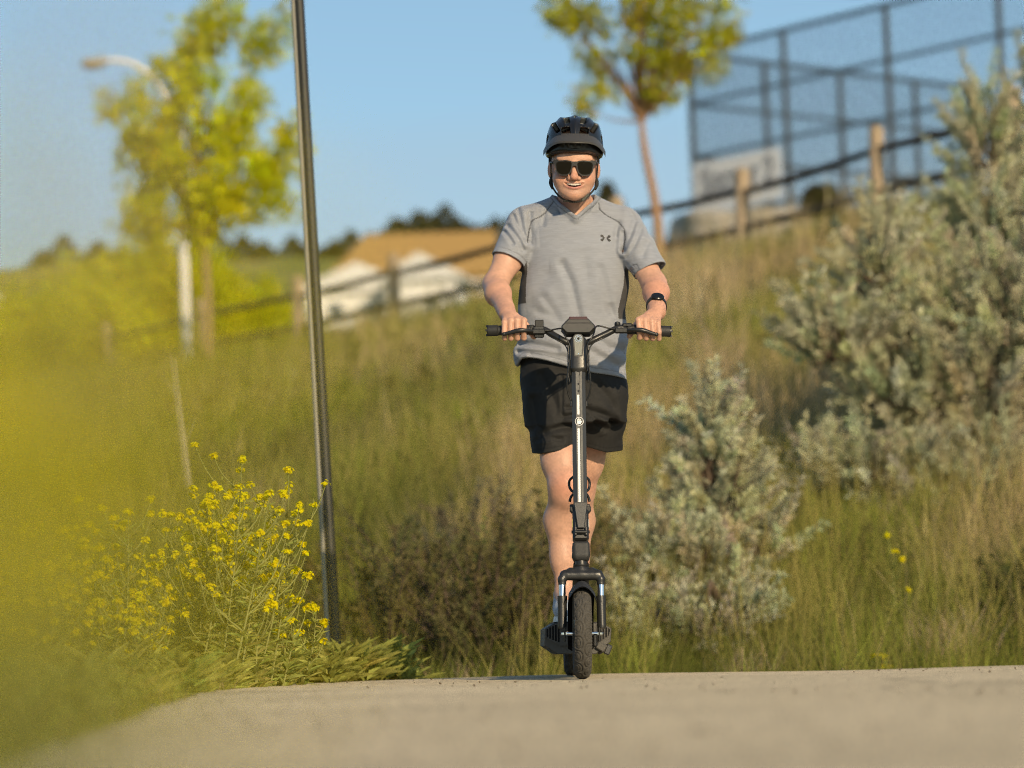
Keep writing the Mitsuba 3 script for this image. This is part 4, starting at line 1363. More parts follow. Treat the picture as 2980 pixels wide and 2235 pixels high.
# ---- wheels: a treaded tyre (blocks proud of the carcass), rim, hub
def tyre(R, wr):
    n, ns = 400, 56
    th = np.linspace(0, 2 * np.pi, n, endpoint=False)
    ph = np.linspace(-2.3, 2.3, ns)
    TH, PH = np.meshgrid(th, ph, indexing='ij')
    lx = wr * np.sin(PH)
    arc = TH * R
    s = lx / wr
    pit = 0.052
    # swirling crescents in two rows, the left row shifted half a pitch
    g = np.zeros_like(TH)
    for sx, shift in ((-1, 0.0), (1, 0.5)):
        cell = np.mod(arc / pit + shift, 1.0) - 0.5
        x0 = s * sx
        r = np.hypot((cell + 0.10) / 0.42, (x0 - 0.62) / 0.50)
        g = np.maximum(g, np.exp(-((r - 1.0) / 0.13) ** 2) * (x0 > 0.12) * (x0 < 0.95))
        r2 = np.hypot((cell + 0.10) / 0.26, (x0 - 0.70) / 0.26)
        g = np.maximum(g, 0.7 * np.exp(-((r2 - 1.0) / 0.16) ** 2) * (x0 > 0.3))
    g = np.maximum(g, 0.5 * np.exp(-(s / 0.02) ** 2))
    knob = (np.abs(PH) > 1.15) * (np.abs(PH) < 1.7) * (np.mod(arc / 0.013, 1) > 0.5) * 0.0012
    rr = wr * (1 - 0.045 * np.exp(-(PH / 0.5) ** 2)) - 0.0042 * g * (np.abs(PH) < 1.35) + knob
    rad = (R - wr) + rr * np.cos(PH) * (1 + 0.0 * TH)
    x = rr * np.sin(PH)
    v = np.stack([x, rad * np.sin(TH), rad * np.cos(TH)], -1).reshape(-1, 3)
    i, j = np.meshgrid(np.arange(n), np.arange(ns - 1), indexing='ij')
    a, b = i * ns + j, ((i + 1) % n) * ns + j
    f = np.stack([a, a + 1, b + 1, b], -1).reshape(-1, 4)
    return trimesh.Trimesh(v, np.vstack([f[:, [0, 1, 2]], f[:, [0, 2, 3]]]), process=False)


for nm, c, R in (('front_wheel', P(0, -0.004, 0.153), 0.155), ('rear_wheel', P(0, 1.08, 0.152), 0.155)):
    t = tyre(R, 0.0285)
    t.apply_translation(c)
    w = sc_put(nm, t, 'tyre_rubber', scooter, smooth=True)
    r = lathe([(0.0, -0.028), (0.045, -0.028), (0.06, -0.020), (0.100, -0.022), (0.106, -0.017), (0.106, 0.017), (0.100, 0.022), (0.06, 0.020), (0.045, 0.028), (0, 0.028)], 48, [1, 0, 0], c)
    sc_put('rim', r, 'satin_black', w, smooth=30)

# ---- fork: crown, stanchions, lowers, axle, mudguard
fork = None
arch = [P(-0.0655, 0.012, 0.318), P(-0.0655, 0.014, 0.336), P(-0.058, 0.018, 0.352), P(-0.035, 0.024, 0.361), P(0, 0.028, 0.366), P(0.035, 0.024, 0.361), P(0.058, 0.018, 0.352), P(0.0655, 0.014, 0.336), P(0.0655, 0.012, 0.318)]
cr = Field()
for a, b in zip(arch[:-1], arch[1:]):
    cr.add(capsule(a, b, 0.0135, 0.0135), 0.006)
cr.add(capsule(P(-0.03, 0.024, 0.350), P(0.03, 0.024, 0.350), 0.016), 0.012)
cr.add(capsule(P(0, 0.028, 0.355), P(0, 0.034, 0.385), 0.021, 0.019), 0.010)
cr.add(rbox((0, 0.021, 0.347), (0.056, 0.019, 0.0135), 0.010), 0.008)
cr.keep(lambda p: 0.317 - p[:, 2], 0.001)
a_, b_ = mesh_field(cr, (-0.09, -0.02, 0.30), (0.09, 0.07, 0.41), 0.003)
fork = sc_put('fork_crown', trimesh.Trimesh(a_, b_, process=False), 'satin_black', scooter, smooth=40)
for s in (-1, 1):
    top, mid, low = P(s * 0.0655, 0.011, 0.318), P(s * 0.0655, 0.004, 0.268), P(s * 0.0665, -0.008, 0.158)
    sc_put('stanchion', tube([top, mid], 0.0118, 24), 'chrome', fork, smooth=40)
    ax = low - mid
    L = np.linalg.norm(ax)
    lo = lathe([(0, 0), (0.0125, 0), (0.0165, 0.001), (0.0165, 0.024), (0.0155, 0.026), (0.0155, L * 0.9), (0.0135, L), (0, L)], 32, ax / L, mid + (-ax / L) * 0.012)
    sc_put('lower_leg', lo, 'satin_black', fork, smooth=30)
    sc_put('dropout', box(0.006, 0.030, 0.050, P(s * 0.058, -0.004, 0.150), bevel=0.002), 'satin_black', fork)
    sc_put('axle_nut', lathe([(0, 0), (0.0085, 0), (0.0085, 0.006), (0.0068, 0.007), (0.0068, 0.014), (0.004, 0.0185), (0, 0.019)], 6, [s, 0, 0], P(s * 0.0525, -0.004, 0.153)), 'chrome', fork)
    sc_put('axle_spacer', tube([P(s * 0.030, -0.004, 0.153), P(s * 0.0525, -0.004, 0.153)], 0.0070, 16), 'chrome', fork, smooth=40)
    sc_put('bolt', lathe([(0, 0), (0.006, 0), (0.006, 0.003), (0.004, 0.004), (0, 0.0025)], 8, [0, 0, 1], P(s * 0.059, 0.016, 0.352)), 'matte_plastic', fork)
th = np.radians(np.linspace(-28, 112, 28))
rows = []
for R_, hw in ((0.168, 0.044), (0.1715, 0.044)):
    for u in np.linspace(-1, 1, 9):
        rr = R_ + 0.006 - 0.042 * u * u
        rows.append(np.stack([np.full(28, u * hw), -0.004 + rr * np.sin(th), 0.153 + rr * np.cos(th)], 1))
V = np.stack(rows, 0)
Fq = []
order = list(range(9)) + list(range(17, 8, -1))
for r in range(18):
    a, b = order[r] * 28, order[(r + 1) % 18] * 28
    for k in range(27):
        Fq.append([a + k, a + k + 1, b + k + 1, b + k])
Fq = np.array(Fq)
g_ = trimesh.Trimesh(V.reshape(-1, 3), np.vstack([Fq[:, [0, 1, 2]], Fq[:, [0, 2, 3]]]), process=False)
sc_put('mudguard', g_, 'matte_plastic', scooter, smooth=40)

# ---- stem from the headset up to the clamp
st = P(0, 0, 0)
sc_put('headset', along_stem(lathe([(0, 0), (0.024, 0), (0.026, 0.004), (0.026, 0.008), (0.021, 0.010), (0.021, 0.022), (0.025, 0.024), (0.025, 0.030), (0, 0.030)], 32), 0.376), 'scooter_black', scooter, smooth=30)
cap = Field()
cap.add(rbox((0, 0, 0), (0.0295, 0.030, 0.0295), 0.012), 0.01)
cap.add(rbox((0, 0, -0.022), (0.024, 0.026, 0.016), 0.010), 0.012)
a_, b_ = mesh_field(cap, (-0.05, -0.05, -0.06), (0.05, 0.05, 0.06), 0.003)
sc_put('headset_cover', along_stem(trimesh.Trimesh(a_, b_, process=False), 0.432), 'matte_plastic', scooter, smooth=35)
hinge = sc_put('folding_block', along_stem(box(0.054, 0.060, 0.112, bevel=0.008), 0.518, 0.004), 'scooter_black', scooter)
sc_put('latch_plate', along_stem(prism([(-0.0115, -0.04), (0.0115, -0.04), (0.0125, -0.015), (0.0235, 0.05), (-0.0235, 0.05), (-0.0125, -0.015)], 0.010, 0.002).apply_transform(frame(P(0, -0.030, 0), P(1, 0, 0), P(0, 0, 1), P(0, -1, 0))), 0.541), 'satin_black', hinge)
sc_put('latch_wing', along_stem(prism([(-0.036, 0.009), (0.036, 0.009), (0.036, -0.002), (0.030, -0.010), (-0.030, -0.010), (-0.036, -0.002)], 0.030, 0.002).apply_transform(frame(P(0, 0.012, 0), P(1, 0, 0), P(0, 0, 1), P(0, -1, 0))), 0.571), 'matte_plastic', hinge)
sc_put('hinge_pin', along_stem(tube([P(-0.020, -0.034, 0), P(0.020, -0.034, 0)], 0.007, 12), 0.489), 'scooter_black', hinge, smooth=40)
for s in (-1, 1):
    sc_put('hinge_lug', along_stem(box(0.008, 0.014, 0.030, bevel=0.002), 0.492, -0.032, s * 0.018), 'satin_black', hinge)
    sc_put('warning_tape', along_stem(box(0.0012, 0.030, 0.028), 0.522, -0.004, s * 0.0275), 'yellow_tape' if s < 0 else 'white_strip', hinge)
    sc_put('side_bolt', along_stem(lathe([(0, 0), (0.006, 0), (0.005, 0.004), (0, 0.004)], 8, [s, 0, 0]), 0.498, 0.006, s * 0.027), 'scooter_black', hinge)
oct_ = [(-0.0105, -0.0265), (0.0105, -0.0265), (0.0225, -0.0175), (0.0238, 0.0), (0.0225, 0.0175), (0.0105, 0.0265), (-0.0105, 0.0265), (-0.0225, 0.0175), (-0.0238, 0.0), (-0.0225, -0.0175)]
groove = Polygon([(0.0012, -0.04), (0.0034, -0.04), (0.0034, -0.0225), (0.0012, -0.0225)])
secp = Polygon(oct_).difference(groove)
SL = (1.048 - 0.577) / SA[2]
column = sc_put('stem_column', along_stem(trimesh.creation.extrude_polygon(secp, SL, engine='earcut'), 0.577), 'stem_grey', scooter, smooth=25)
SX_TOP = 0.930
for z0, z1 in ((0.579, 0.846), (0.894, 0.962)):
    sc_put('white_stripe', along_stem(box(0.0074, 0.0012, (z1 - z0) / SA[2]), (z0 + z1) / 2, -0.0270, -0.0030), 'white_strip', column)
for z in (0.975, 1.000):
    sc_put('screw', along_stem(lathe([(0, 0), (0.004, 0), (0.004, 0.0015), (0.002, 0.002), (0, 0.001)], 10, [0, -1, 0]), z, -0.0265, -0.001), 'scooter_black', column)
# round open-palm badge between the stripes
badge_c = 0.870
ring_ = Point(0, 0).buffer(0.0148, 32).difference(Point(0, 0).buffer(0.0132, 32))
hand_ = [Polygon([(-0.0055, -0.009), (0.0040, -0.009), (0.0060, -0.004), (0.0050, 0.001), (-0.0060, 0.0015), (-0.0068, -0.004)]).buffer(0.0008)]
for x0, ln, lean in ((-0.0052, 0.0075, -0.10), (-0.0020, 0.0095, -0.02), (0.0012, 0.0090, 0.06), (0.0042, 0.0070, 0.14)):
    hand_.append(LineString([(x0, 0.0), (x0 + lean * ln, ln)]).buffer(0.00115))
hand_.append(LineString([(0.0048, -0.0045), (0.0092, 0.0010)]).buffer(0.0013))


def flat_print(geom, depth=0.0006):
    return join([trimesh.creation.extrude_polygon(g, depth, engine='earcut') for g in getattr(geom, 'geoms', [geom])])


FP = frame(P(0, 0, 0), P(1, 0, 0), P(0, 0, 1), P(0, -1, 0))
disc = flat_print(Point(0, 0).buffer(0.0148, 32), 0.0005)
disc.apply_transform(FP)
badge = sc_put('badge', along_stem(disc, badge_c, -0.0268, -0.0005), 'scooter_black', column, smooth=False, label='round badge with a white open hand inside a ring')
m = flat_print(unary_union(hand_ + [ring_]))
m.apply_transform(FP)
sc_put('palm_mark', along_stem(m, badge_c, -0.0273, -0.0005), 'white_strip', badge, smooth=False)
# lettering down the left flank, reading downwards
tx = meshkit.text_mesh('hiboy', 0.017, 0.0006)
for s in (-1, 1):
    t2 = tx.copy()
    w_ = t2.bounds[1, 0]
    # text x runs down the stem, text up points forwards
    up = P(0.14 * s, -0.99, 0) if s < 0 else P(0.0, 0.99, 0)
    out = P(s, 0, 0)
    xa = np.cross(P(0, 0, 0) + up / np.linalg.norm(up), out)
    ft = frame(P(s * 0.0236, 0.004 - (0.010 if s < 0 else -0.010), w_ * (1 if xa[2] < 0 else 0)), xa, up / np.linalg.norm(up), out)
    t2.apply_transform(ft)
    sc_put('lettering', along_stem(t2, 0.72), 'print_blue', column, smooth=False, label='pale lettering running down the stem flank')
# cable loops behind the column
for pts in ([(-0.020, 0.03, 0.652), (-0.034, 0.04, 0.640), (-0.036, 0.045, 0.622), (-0.028, 0.04, 0.604), (-0.010, 0.03, 0.596), (0.010, 0.03, 0.598), (0.028, 0.04, 0.606), (0.034, 0.045, 0.625), (0.032, 0.04, 0.640), (0.018, 0.03, 0.652)],
            [(-0.018, 0.03, 0.596), (-0.030, 0.04, 0.583), (-0.035, 0.045, 0.566)], [(0.018, 0.03, 0.596), (0.028, 0.04, 0.583), (0.033, 0.045, 0.566)]):
    pp = [P(x, STEM0[1] + (z - STEM0[2]) * SA[1] / SA[2] + y - 0.005, z + 0.035) for x, y, z in pts]
    sc_put('rear_hook', tube(pp, 0.0046, 8, n=26), 'scooter_black', scooter, smooth=True)
sc_put('rear_hook', along_stem(box(0.070, 0.010, 0.012, bevel=0.003), 0.594, 0.038), 'scooter_black', scooter)

# ---- head of the stem: clamp body, headlight, display
hb = Field()
hb.add(capsule(on_stem(1.045), on_stem(1.150), 0.0265, 0.0285), 0.01)
hb.add(rbox((0, 0, 0), (0.0275, 0.022, 0.055), 0.014, None), 0.012)
hb.ops[-1] = ('u', (lambda f: (lambda p: f((p - on_stem(1.105, -0.006)) @ np.stack([SX, SN, SA], 1))))(rbox((0, 0, 0), (0.0275, 0.024, 0.060), 0.013)), 0.012)
a_, b_ = mesh_field(hb, (-0.05, 0.08, 1.0), (0.05, 0.26, 1.22), 0.003)
sc_put('stem_head', trimesh.Trimesh(a_, b_, process=False), 'satin_black', scooter, smooth=40)
lp = Polygon(np.r_[[(0.0148 * math.cos(t), 0.0148 * math.sin(t) + 0.018) for t in np.radians(np.linspace(-8, 188, 24))], [(-0.0105, -0.041), (0.0105, -0.041)]])
def face_plate(poly, depth, out):
    m = trimesh.creation.extrude_polygon(poly, depth, engine='earcut')
    m.apply_transform(frame(P(0, -out, 0), P(1, 0, 0), P(0, 0, 1), P(0, -1, 0)))
    return m
lamp = sc_put('headlight', along_stem(face_plate(lp.buffer(0.004), 0.004, 0.029), 1.138), 'scooter_black', scooter, label='headlight with a clear tapered lens and round reflector')
sc_put('lens', along_stem(face_plate(lp, 0.003, 0.032), 1.138), 'clear_lens', lamp)
for r0, r1, o_ in ((0.0118, 0.0128, 0.0352), (0.0062, 0.0078, 0.0354)):
    rg = face_plate(Point(0, 0.018).buffer(r1, 24).difference(Point(0, 0.018).buffer(r0, 24)), 0.0015, o_)
    sc_put('reflector_ring', along_stem(rg, 1.138), 'chrome', lamp)
sc_put('bulb', along_stem(lathe([(0, 0), (0.0042, 0), (0.0034, 0.003), (0, 0.0045)], 16, [0, -1, 0], P(0, -0.035, 0.018)), 1.138), 'dark_lens', lamp)
sc_put('screw', along_stem(lathe([(0, 0), (0.002, 0), (0.002, 0.001), (0, 0.001)], 10, [0, -1, 0], P(0, -0.0352, -0.036)), 1.138), 'chrome', lamp)
# display pod: hexagonal front, lid sloping to the rider
dp = Polygon([(-0.034, 0.027), (0.034, 0.027), (0.0575, 0.002), (0.0575, -0.008), (0.040, -0.026), (-0.040, -0.026), (-0.0575, -0.008), (-0.0575, 0.002)])
body_ = prism(dp, 0.052, 0.004)
DZ = 1.2065
DF = frame(P(0, 0.150, DZ), P(1, 0, 0), P(0, 0.20, 0.98), P(0, 0.98, -0.20))
body_.apply_transform(DF)
pod = sc_put('display_pod', body_, 'scooter_black', scooter)
lid = prism([(-0.035, 0.021), (0.035, 0.021), (0.030, 0.0335), (-0.030, 0.0335)], 0.050, 0.003)
lid.apply_transform(DF)
sc_put('display_lid', lid, 'display_red', pod)
rib = prism([(-0.045, 0.009), (0.045, 0.009), (0.043, 0.013), (-0.043, 0.013)], 0.004, 0.001)
rib.apply_transform(DF @ frame(P(0, 0, -0.002), P(1, 0, 0), P(0, 1, 0), P(0, 0, 1)))
sc_put('trim', rib, 'satin_black', pod)

# ---- handlebar, grips, levers, controls (positions in scooter axes)
ISM = np.linalg.inv(SM)


def loc(p):
    return (ISM @ np.r_[p, 1])[:3]


GL0, GL1 = loc(BAR_L(-0.0761)), loc(BAR_L(0.0773))
GR1, GR0 = loc(BAR_R(0.5532)), loc(BAR_R(0.4046))
bar = [GL1 + (GL0 - GL1) * 0.6, GL1, GL1 + P(0.028, -0.006, 0.003), GL1 + P(0.058, -0.014, -0.010), P(-0.052, 0.188, 1.160), P(-0.03, 0.188, 1.151), P(0, 0.188, 1.150), P(0.03, 0.188, 1.151), P(0.052, 0.188, 1.160),
       GR0 + P(-0.058, -0.014, -0.010), GR0 + P(-0.028, -0.006, 0.003), GR0, GR0 + (GR1 - GR0) * 0.6]
hbar = sc_put('handlebar', tube(bar, 0.0112, 16, n=110), 'satin_black', scooter, smooth=True)
for g0, g1, s in ((GL0, GL1, -1), (GR1, GR0, 1)):
    ax = (g0 - g1) / np.linalg.norm(g0 - g1)
    L = np.linalg.norm(g0 - g1)
    pr = [(0, 0), (0.0165, 0), (0.0175, 0.003)]
    for k in range(14):
        z = 0.006 + k * (L - 0.040) / 14
        pr += [(0.0166, z), (0.0172, z + 0.002), (0.0172, z + 0.005)]
    pr += [(0.0165, L - 0.036), (0.0190, L - 0.034), (0.0190, L - 0.004), (0.0178, L), (0, L)]
    gk = sc_put('grip', lathe(pr, 28, ax, g1), 'matte_plastic', scooter, smooth=30)
    sc_put('end_cap', lathe([(0, 0), (0.0192, 0), (0.0192, 0.004), (0.012, 0.004), (0.012, 0.001), (0, 0.001)], 28, ax, g0 - ax * 0.003), 'scooter_black', gk)
    for a in range(4):
        b = box(0.008, 0.006, 0.007, bevel=0.001)
        b.apply_transform(frame(g0 + ax * 0.003, *(lambda u: (u * math.cos(a * 1.57) + np.cross(ax, u) * math.sin(a * 1.57), -u * math.sin(a * 1.57) + np.cross(ax, u) * math.cos(a * 1.57), ax))(np.cross(ax, P(0, 0, 1)) / np.linalg.norm(np.cross(ax, P(0, 0, 1))))) @ frame(P(0.0155, 0, 0), P(1, 0, 0), P(0, 1, 0), P(0, 0, 1)))
        sc_put('end_lug', b, 'scooter_black', gk)
    inn = -ax
    # brake perch and lever
    pc = g1 + inn * 0.022 + P(0, -0.016, -0.008)
    lev = sc_put('brake_perch', box(0.046, 0.026, 0.020, pc, bevel=0.004), 'scooter_black', scooter)
    lp_ = [pc + ax * 0.020 + P(0, -0.010, 0.001), pc + ax * 0.050 + P(0, -0.030, 0.003), pc + ax * 0.078 + P(0, -0.034, 0.001), pc + ax * 0.104 + P(0, -0.032, -0.0055), pc + ax * 0.121 + P(0, -0.031, -0.009)]
    ln = tube(lp_, [0.0052, 0.0066, 0.0086, 0.0076, 0.0060], 12, n=30)
    sc_put('lever', ln, 'satin_black', lev, smooth=True)
    kb = trimesh.creation.icosphere(2, 0.0072)
    kb.apply_translation(lp_[-1])
    sc_put('lever_tip', kb, 'satin_black', lev, smooth=True)
    sc_put('barrel_adjuster', tube([pc + inn * 0.022 + P(0, -0.006, 0.003), pc + inn * 0.042 + P(0, -0.004, 0.004)], [0.0045, 0.003], 10), 'scooter_black', lev, smooth=40)
    # cable: over to the clamp and down beside the column
    top = pc + inn * 0.042 + P(0, -0.004, 0.004)
    cab = [top, top + inn * 0.040 + P(0, -0.004, 0.006), P(s * 0.050, 0.135, 1.178 - (0.006 if s > 0 else 0)), P(s * 0.033, 0.130, 1.145), P(s * 0.030, 0.130, 1.09), P(s * 0.040, 0.132, 1.02), P(s * 0.034, 0.138, 0.965), P(s * 0.024, 0.140, 0.945)]
    sc_put('brake_cable', tube(cab, 0.0028, 8, n=60), 'cable', scooter, smooth=True)
    cab = [pc + inn * 0.024 + P(0, 0.006, -0.004), P(s * 0.085, 0.165, 1.165), P(s * 0.045, 0.160, 1.140), P(s * 0.036, 0.150, 1.08), P(s * 0.032, 0.145, 1.01)]
    sc_put('wire', tube(cab, 0.0022, 8, n=40), 'cable', scooter, smooth=True)
    sc_put('side_tube', tube([P(s * 0.034, 0.166, 1.14), P(s * 0.034, 0.148, 1.02)], 0.0034, 8), 'cable', scooter, smooth=True)
    sc_put('cable_clip', box(0.008, 0.014, 0.022, P(s * 0.026, 0.140, 0.938), bevel=0.002), 'scooter_black', scooter)
# left: throttle block with square switch box; right: bell and mode buttons
c = GL1 + P(0.020, 0, 0)
ctl = sc_put('switch_box', box(0.030, 0.020, 0.026, c + P(0.004, -0.008, 0.020), bevel=0.002), 'matte_plastic', scooter)
sc_put('clamp_ring', tube([c + P(-0.016, 0, 0), c + P(0.016, 0, -0.001)], 0.0150, 20), 'scooter_black', ctl, smooth=40)
sc_put('switch_plate', box(0.034, 0.020, 0.012, c + P(0.002, -0.012, 0.002), bevel=0.002), 'stem_grey', ctl)
sc_put('thumb_throttle', box(0.034, 0.022, 0.016, c + P(0.003, -0.008, -0.020), bevel=0.003), 'scooter_black', ctl)
sc_put('button', box(0.018, 0.006, 0.009, c + P(-0.006, -0.019, -0.014), bevel=0.0015), 'stem_grey', ctl)
sc_put('side_button', box(0.016, 0.014, 0.014, c + P(-0.022, -0.006, 0.010), bevel=0.003), 'scooter_black', ctl)
c = GR0 + P(-0.018, 0, 0)
bell = sc_put('bell', lathe([(0, 0), (0.010, 0), (0.011, 0.006), (0.009, 0.013), (0, 0.016)], 20, [0, -0.2, 1], c + P(-0.016, -0.004, 0.010)), 'scooter_black', scooter, smooth=35)
sc_put('bell_clamp', tube([c + P(-0.024, 0, 0.0005), c + P(-0.008, 0, 0)], 0.0140, 20), 'scooter_black', bell, smooth=40)
mode = sc_put('mode_switch', box(0.036, 0.020, 0.014, c + P(0.018, -0.006, 0.012), bevel=0.004), 'scooter_black', scooter)
sc_put('switch_ring', tube([c + P(-0.006, 0, 0), c + P(0.014, 0, 0)], 0.0146, 20), 'stem_grey', mode, smooth=40)
sc_put('mode_button', box(0.012, 0.006, 0.006, c + P(0.010, -0.015, 0.014), bevel=0.001), 'matte_plastic', mode)

# ---- deck with slotted front corners
dk = Polygon([(-0.082, 0.190), (-0.115, 0.170), (-0.116, 0.112), (-0.074, 0.083), (0.062, 0.083), (0.112, 0.125), (0.115, 0.170), (0.082, 0.190)])
deck = prism(dk, 0.66, 0.003)
deck.apply_transform(frame(P(-0.004, 0.935, 0), P(1, 0, 0), P(0, 0, 1), P(0, -1, 0)))
dkk = sc_put('deck', deck, 'deck_plastic', scooter)
mat_ = box(0.165, 0.60, 0.004, P(-0.004, 0.61, 0.192), bevel=0.001)
sc_put('grip_mat', mat_, 'matte_plastic', dkk)
fr_ = Polygon([(-0.080, 0.186), (-0.111, 0.168), (-0.112, 0.140), (-0.062, 0.112), (0.054, 0.112), (0.107, 0.146), (0.111, 0.168), (0.080, 0.186)])
sl = []
for s in (-1, 1):
    for k in range(5):
        x = s * (0.106 - k * 0.0098)
        top = 0.168 + (0.112 - abs(x)) * 0.42
        bot = 0.143 - (0.110 - abs(x)) * 0.42
        sl.append(Polygon([(x - 0.0026, bot), (x + 0.0026, bot), (x + 0.0026, top), (x - 0.0026, top)]).buffer(0.0008))
plate = flat_print(fr_.difference(unary_union(sl)), 0.006)
plate.apply_transform(frame(P(-0.004, 0.274, 0), P(1, 0, 0), P(0, 0, 1), P(0, -1, 0)))
gr = sc_put('slotted_grille', plate, 'deck_plastic', dkk, label='slotted front plate of the deck')
bk = trimesh.creation.extrude_polygon(fr_.buffer(-0.001), 0.002, engine='earcut')
bk.apply_transform(frame(P(-0.004, 0.2748, 0), P(1, 0, 0), P(0, 0, 1), P(0, -1, 0)))
sc_put('grille_back', bk, 'slot_dark', gr)
sc_put('neck', box(0.062, 0.16, 0.075, P(0, 0.20, 0.235), rotm([1, 0, 0], 38), bevel=0.012), 'scooter_black', dkk)
sc_put('neck_tube', tube([P(0, 0.04, 0.385), P(0, 0.16, 0.26), P(0, 0.30, 0.17)], [0.027, 0.030, 0.036], 20, n=14), 'scooter_black', dkk, smooth=40)
# kickstand folded under the right edge
ks = sc_put('kickstand', tube([P(0.072, 0.37, 0.088), P(0.086, 0.34, 0.098), P(0.098, 0.31, 0.106)], 0.008, 10), 'stem_grey', scooter, smooth=40)
kf = box(0.021, 0.028, 0.036, bevel=0.004)
kf.apply_transform(rotm([0, 1, 0], 22))
kf.apply_translation(P(0.099, 0.285, 0.098))
sc_put('kickstand_foot', kf, 'stem_grey', ks)
sc_put('bracket', box(0.034, 0.02, 0.026, P(0.075, 0.268, 0.108), rotm([0, 1, 0], 30), bevel=0.003), 'deck_plastic', ks)
sc_put('front_brake', box(0.016, 0.05, 0.045, P(0.044, 0.010, 0.130), bevel=0.005), 'scooter_black', scooter)
sc_put('hose', tube([P(0.012, 0.012, 0.330), P(0.022, -0.006, 0.318), P(0.036, -0.014, 0.295), P(0.050, -0.006, 0.262)], 0.0024, 8, n=20), 'cable', scooter, smooth=True)
# ================================================================== trees and shrubs


def limbs(base, fork, tips, r0, rng, droop=0.0):
    ms = []
    for t in tips:
        mid = fork * 0.45 + t * 0.55 + rng.normal(0, 0.06, 3) + P(0, 0, 0.10 * np.linalg.norm(t - fork))
        ms.append(tube([fork, mid, t], [r0 * 0.42, r0 * 0.22, r0 * 0.06], 6, n=8))
    return join(ms)


def leafy_tree(name, label, base, fork, centre, rad, n_tips, per, leaf, col, seed, group=None, r0=0.06, bark=(0.24, 0.15, 0.085), spread=0.17, cone=0.0, lobes=None, depth=0.75):
    rng = np.random.default_rng(seed)
    t = thing(name, label, 'tree', group)
    base, fork, centre, rad = P(*base), P(*fork), P(*centre), P(*rad)
    b = base - P(0, 0, 0.3)
    m = (b + fork) / 2 + P(0.03, 0, 0)
    tr = tube([b, m, fork, fork * 0.6 + centre * 0.4 + P(0.02, 0, 0)], [r0 * 1.15, r0 * 0.95, r0 * 0.8, r0 * 0.35], 10, n=16)
    put('trunk', tr, 'bark', t, smooth=True, color=np.array(bark))
    d = rand_dirs(n_tips, rng)
    rr = rng.uniform(0.25, 1.0, n_tips) ** 0.5
    lump = meshkit.noise(d * 2.1 + 9.0, seed)
    tips = d * (rr * (0.72 + 0.55 * lump))[:, None]
    tips[:, 2] = np.where(tips[:, 2] < -0.55, -0.55 + 0.4 * (tips[:, 2] + 0.55), tips[:, 2])
    if cone:
        h = (tips[:, 2] + 1) / 2
        tips[:, :2] *= (1.1 - cone * h ** 1.2)[:, None]
    tips = centre + tips * rad
    if lobes:
        area = np.array([r_[0] * r_[1] for _, r_ in lobes]) ** 0.8
        pick = rng.choice(len(lobes), n_tips, p=area / area.sum())
        c_ = np.array([lobes[k][0] for k in pick])
        r_ = np.array([lobes[k][1] for k in pick])
        tips = np.stack([c_[:, 0] + d[:, 0] * rr * r_[:, 0], centre[1] + (c_[:, 0] - centre[0]) * rng.uniform(-0.6, 0.6, n_tips) + d[:, 1] * rr * depth * (0.4 + r_[:, 0]), c_[:, 1] + d[:, 2] * rr * r_[:, 1]], 1)
    lm = limbs(base, fork, tips[:: max(1, n_tips // 34)], r0, rng)
    put('limb', lm, 'bark', t, smooth=True, color=np.array(bark) * 0.7)
    pos, along, cc = [], [], []
    for tip in tips:
        for _ in range(3):
            k = int(per / 3 * rng.uniform(0.5, 1.5))
            dr_ = (tip - centre) / rad * [0.6, 0.6, 0.35] + P(0, 0, 0.45) + rng.normal(0, 0.40, 3)
            dr_ /= np.linalg.norm(dr_)
            u = rng.random((k, 1))
            o = rng.normal(0, spread * 0.5, (k, 3))
            pos.append(tip + dr_ * (u * 3.6 - 1.2) * spread + o)
            along.append(o * 2 + dr_ * 0.5 * spread + rng.normal(0, 0.05, (k, 3)) + P(0, 0, -0.03))
            cc.append(tint(1, col, 0.20, rng, k) * np.exp(rng.normal(0, 0.16, (k, 1))))
    pos, along, cc = np.vstack(pos), np.vstack(along), np.clip(np.vstack(cc), 0, 1)
    v, f, m_ = leaves(pos, along, rand_dirs(len(pos), rng) + P(0, 0, 0.8), leaf * rng.uniform(0.6, 1.3, len(pos)), leaf * 0.62 * rng.uniform(0.7, 1.2, len(pos)))
    put('crown', (v, f), 'leaf_soft', t, color=np.repeat(cc, m_, 0))
    return t


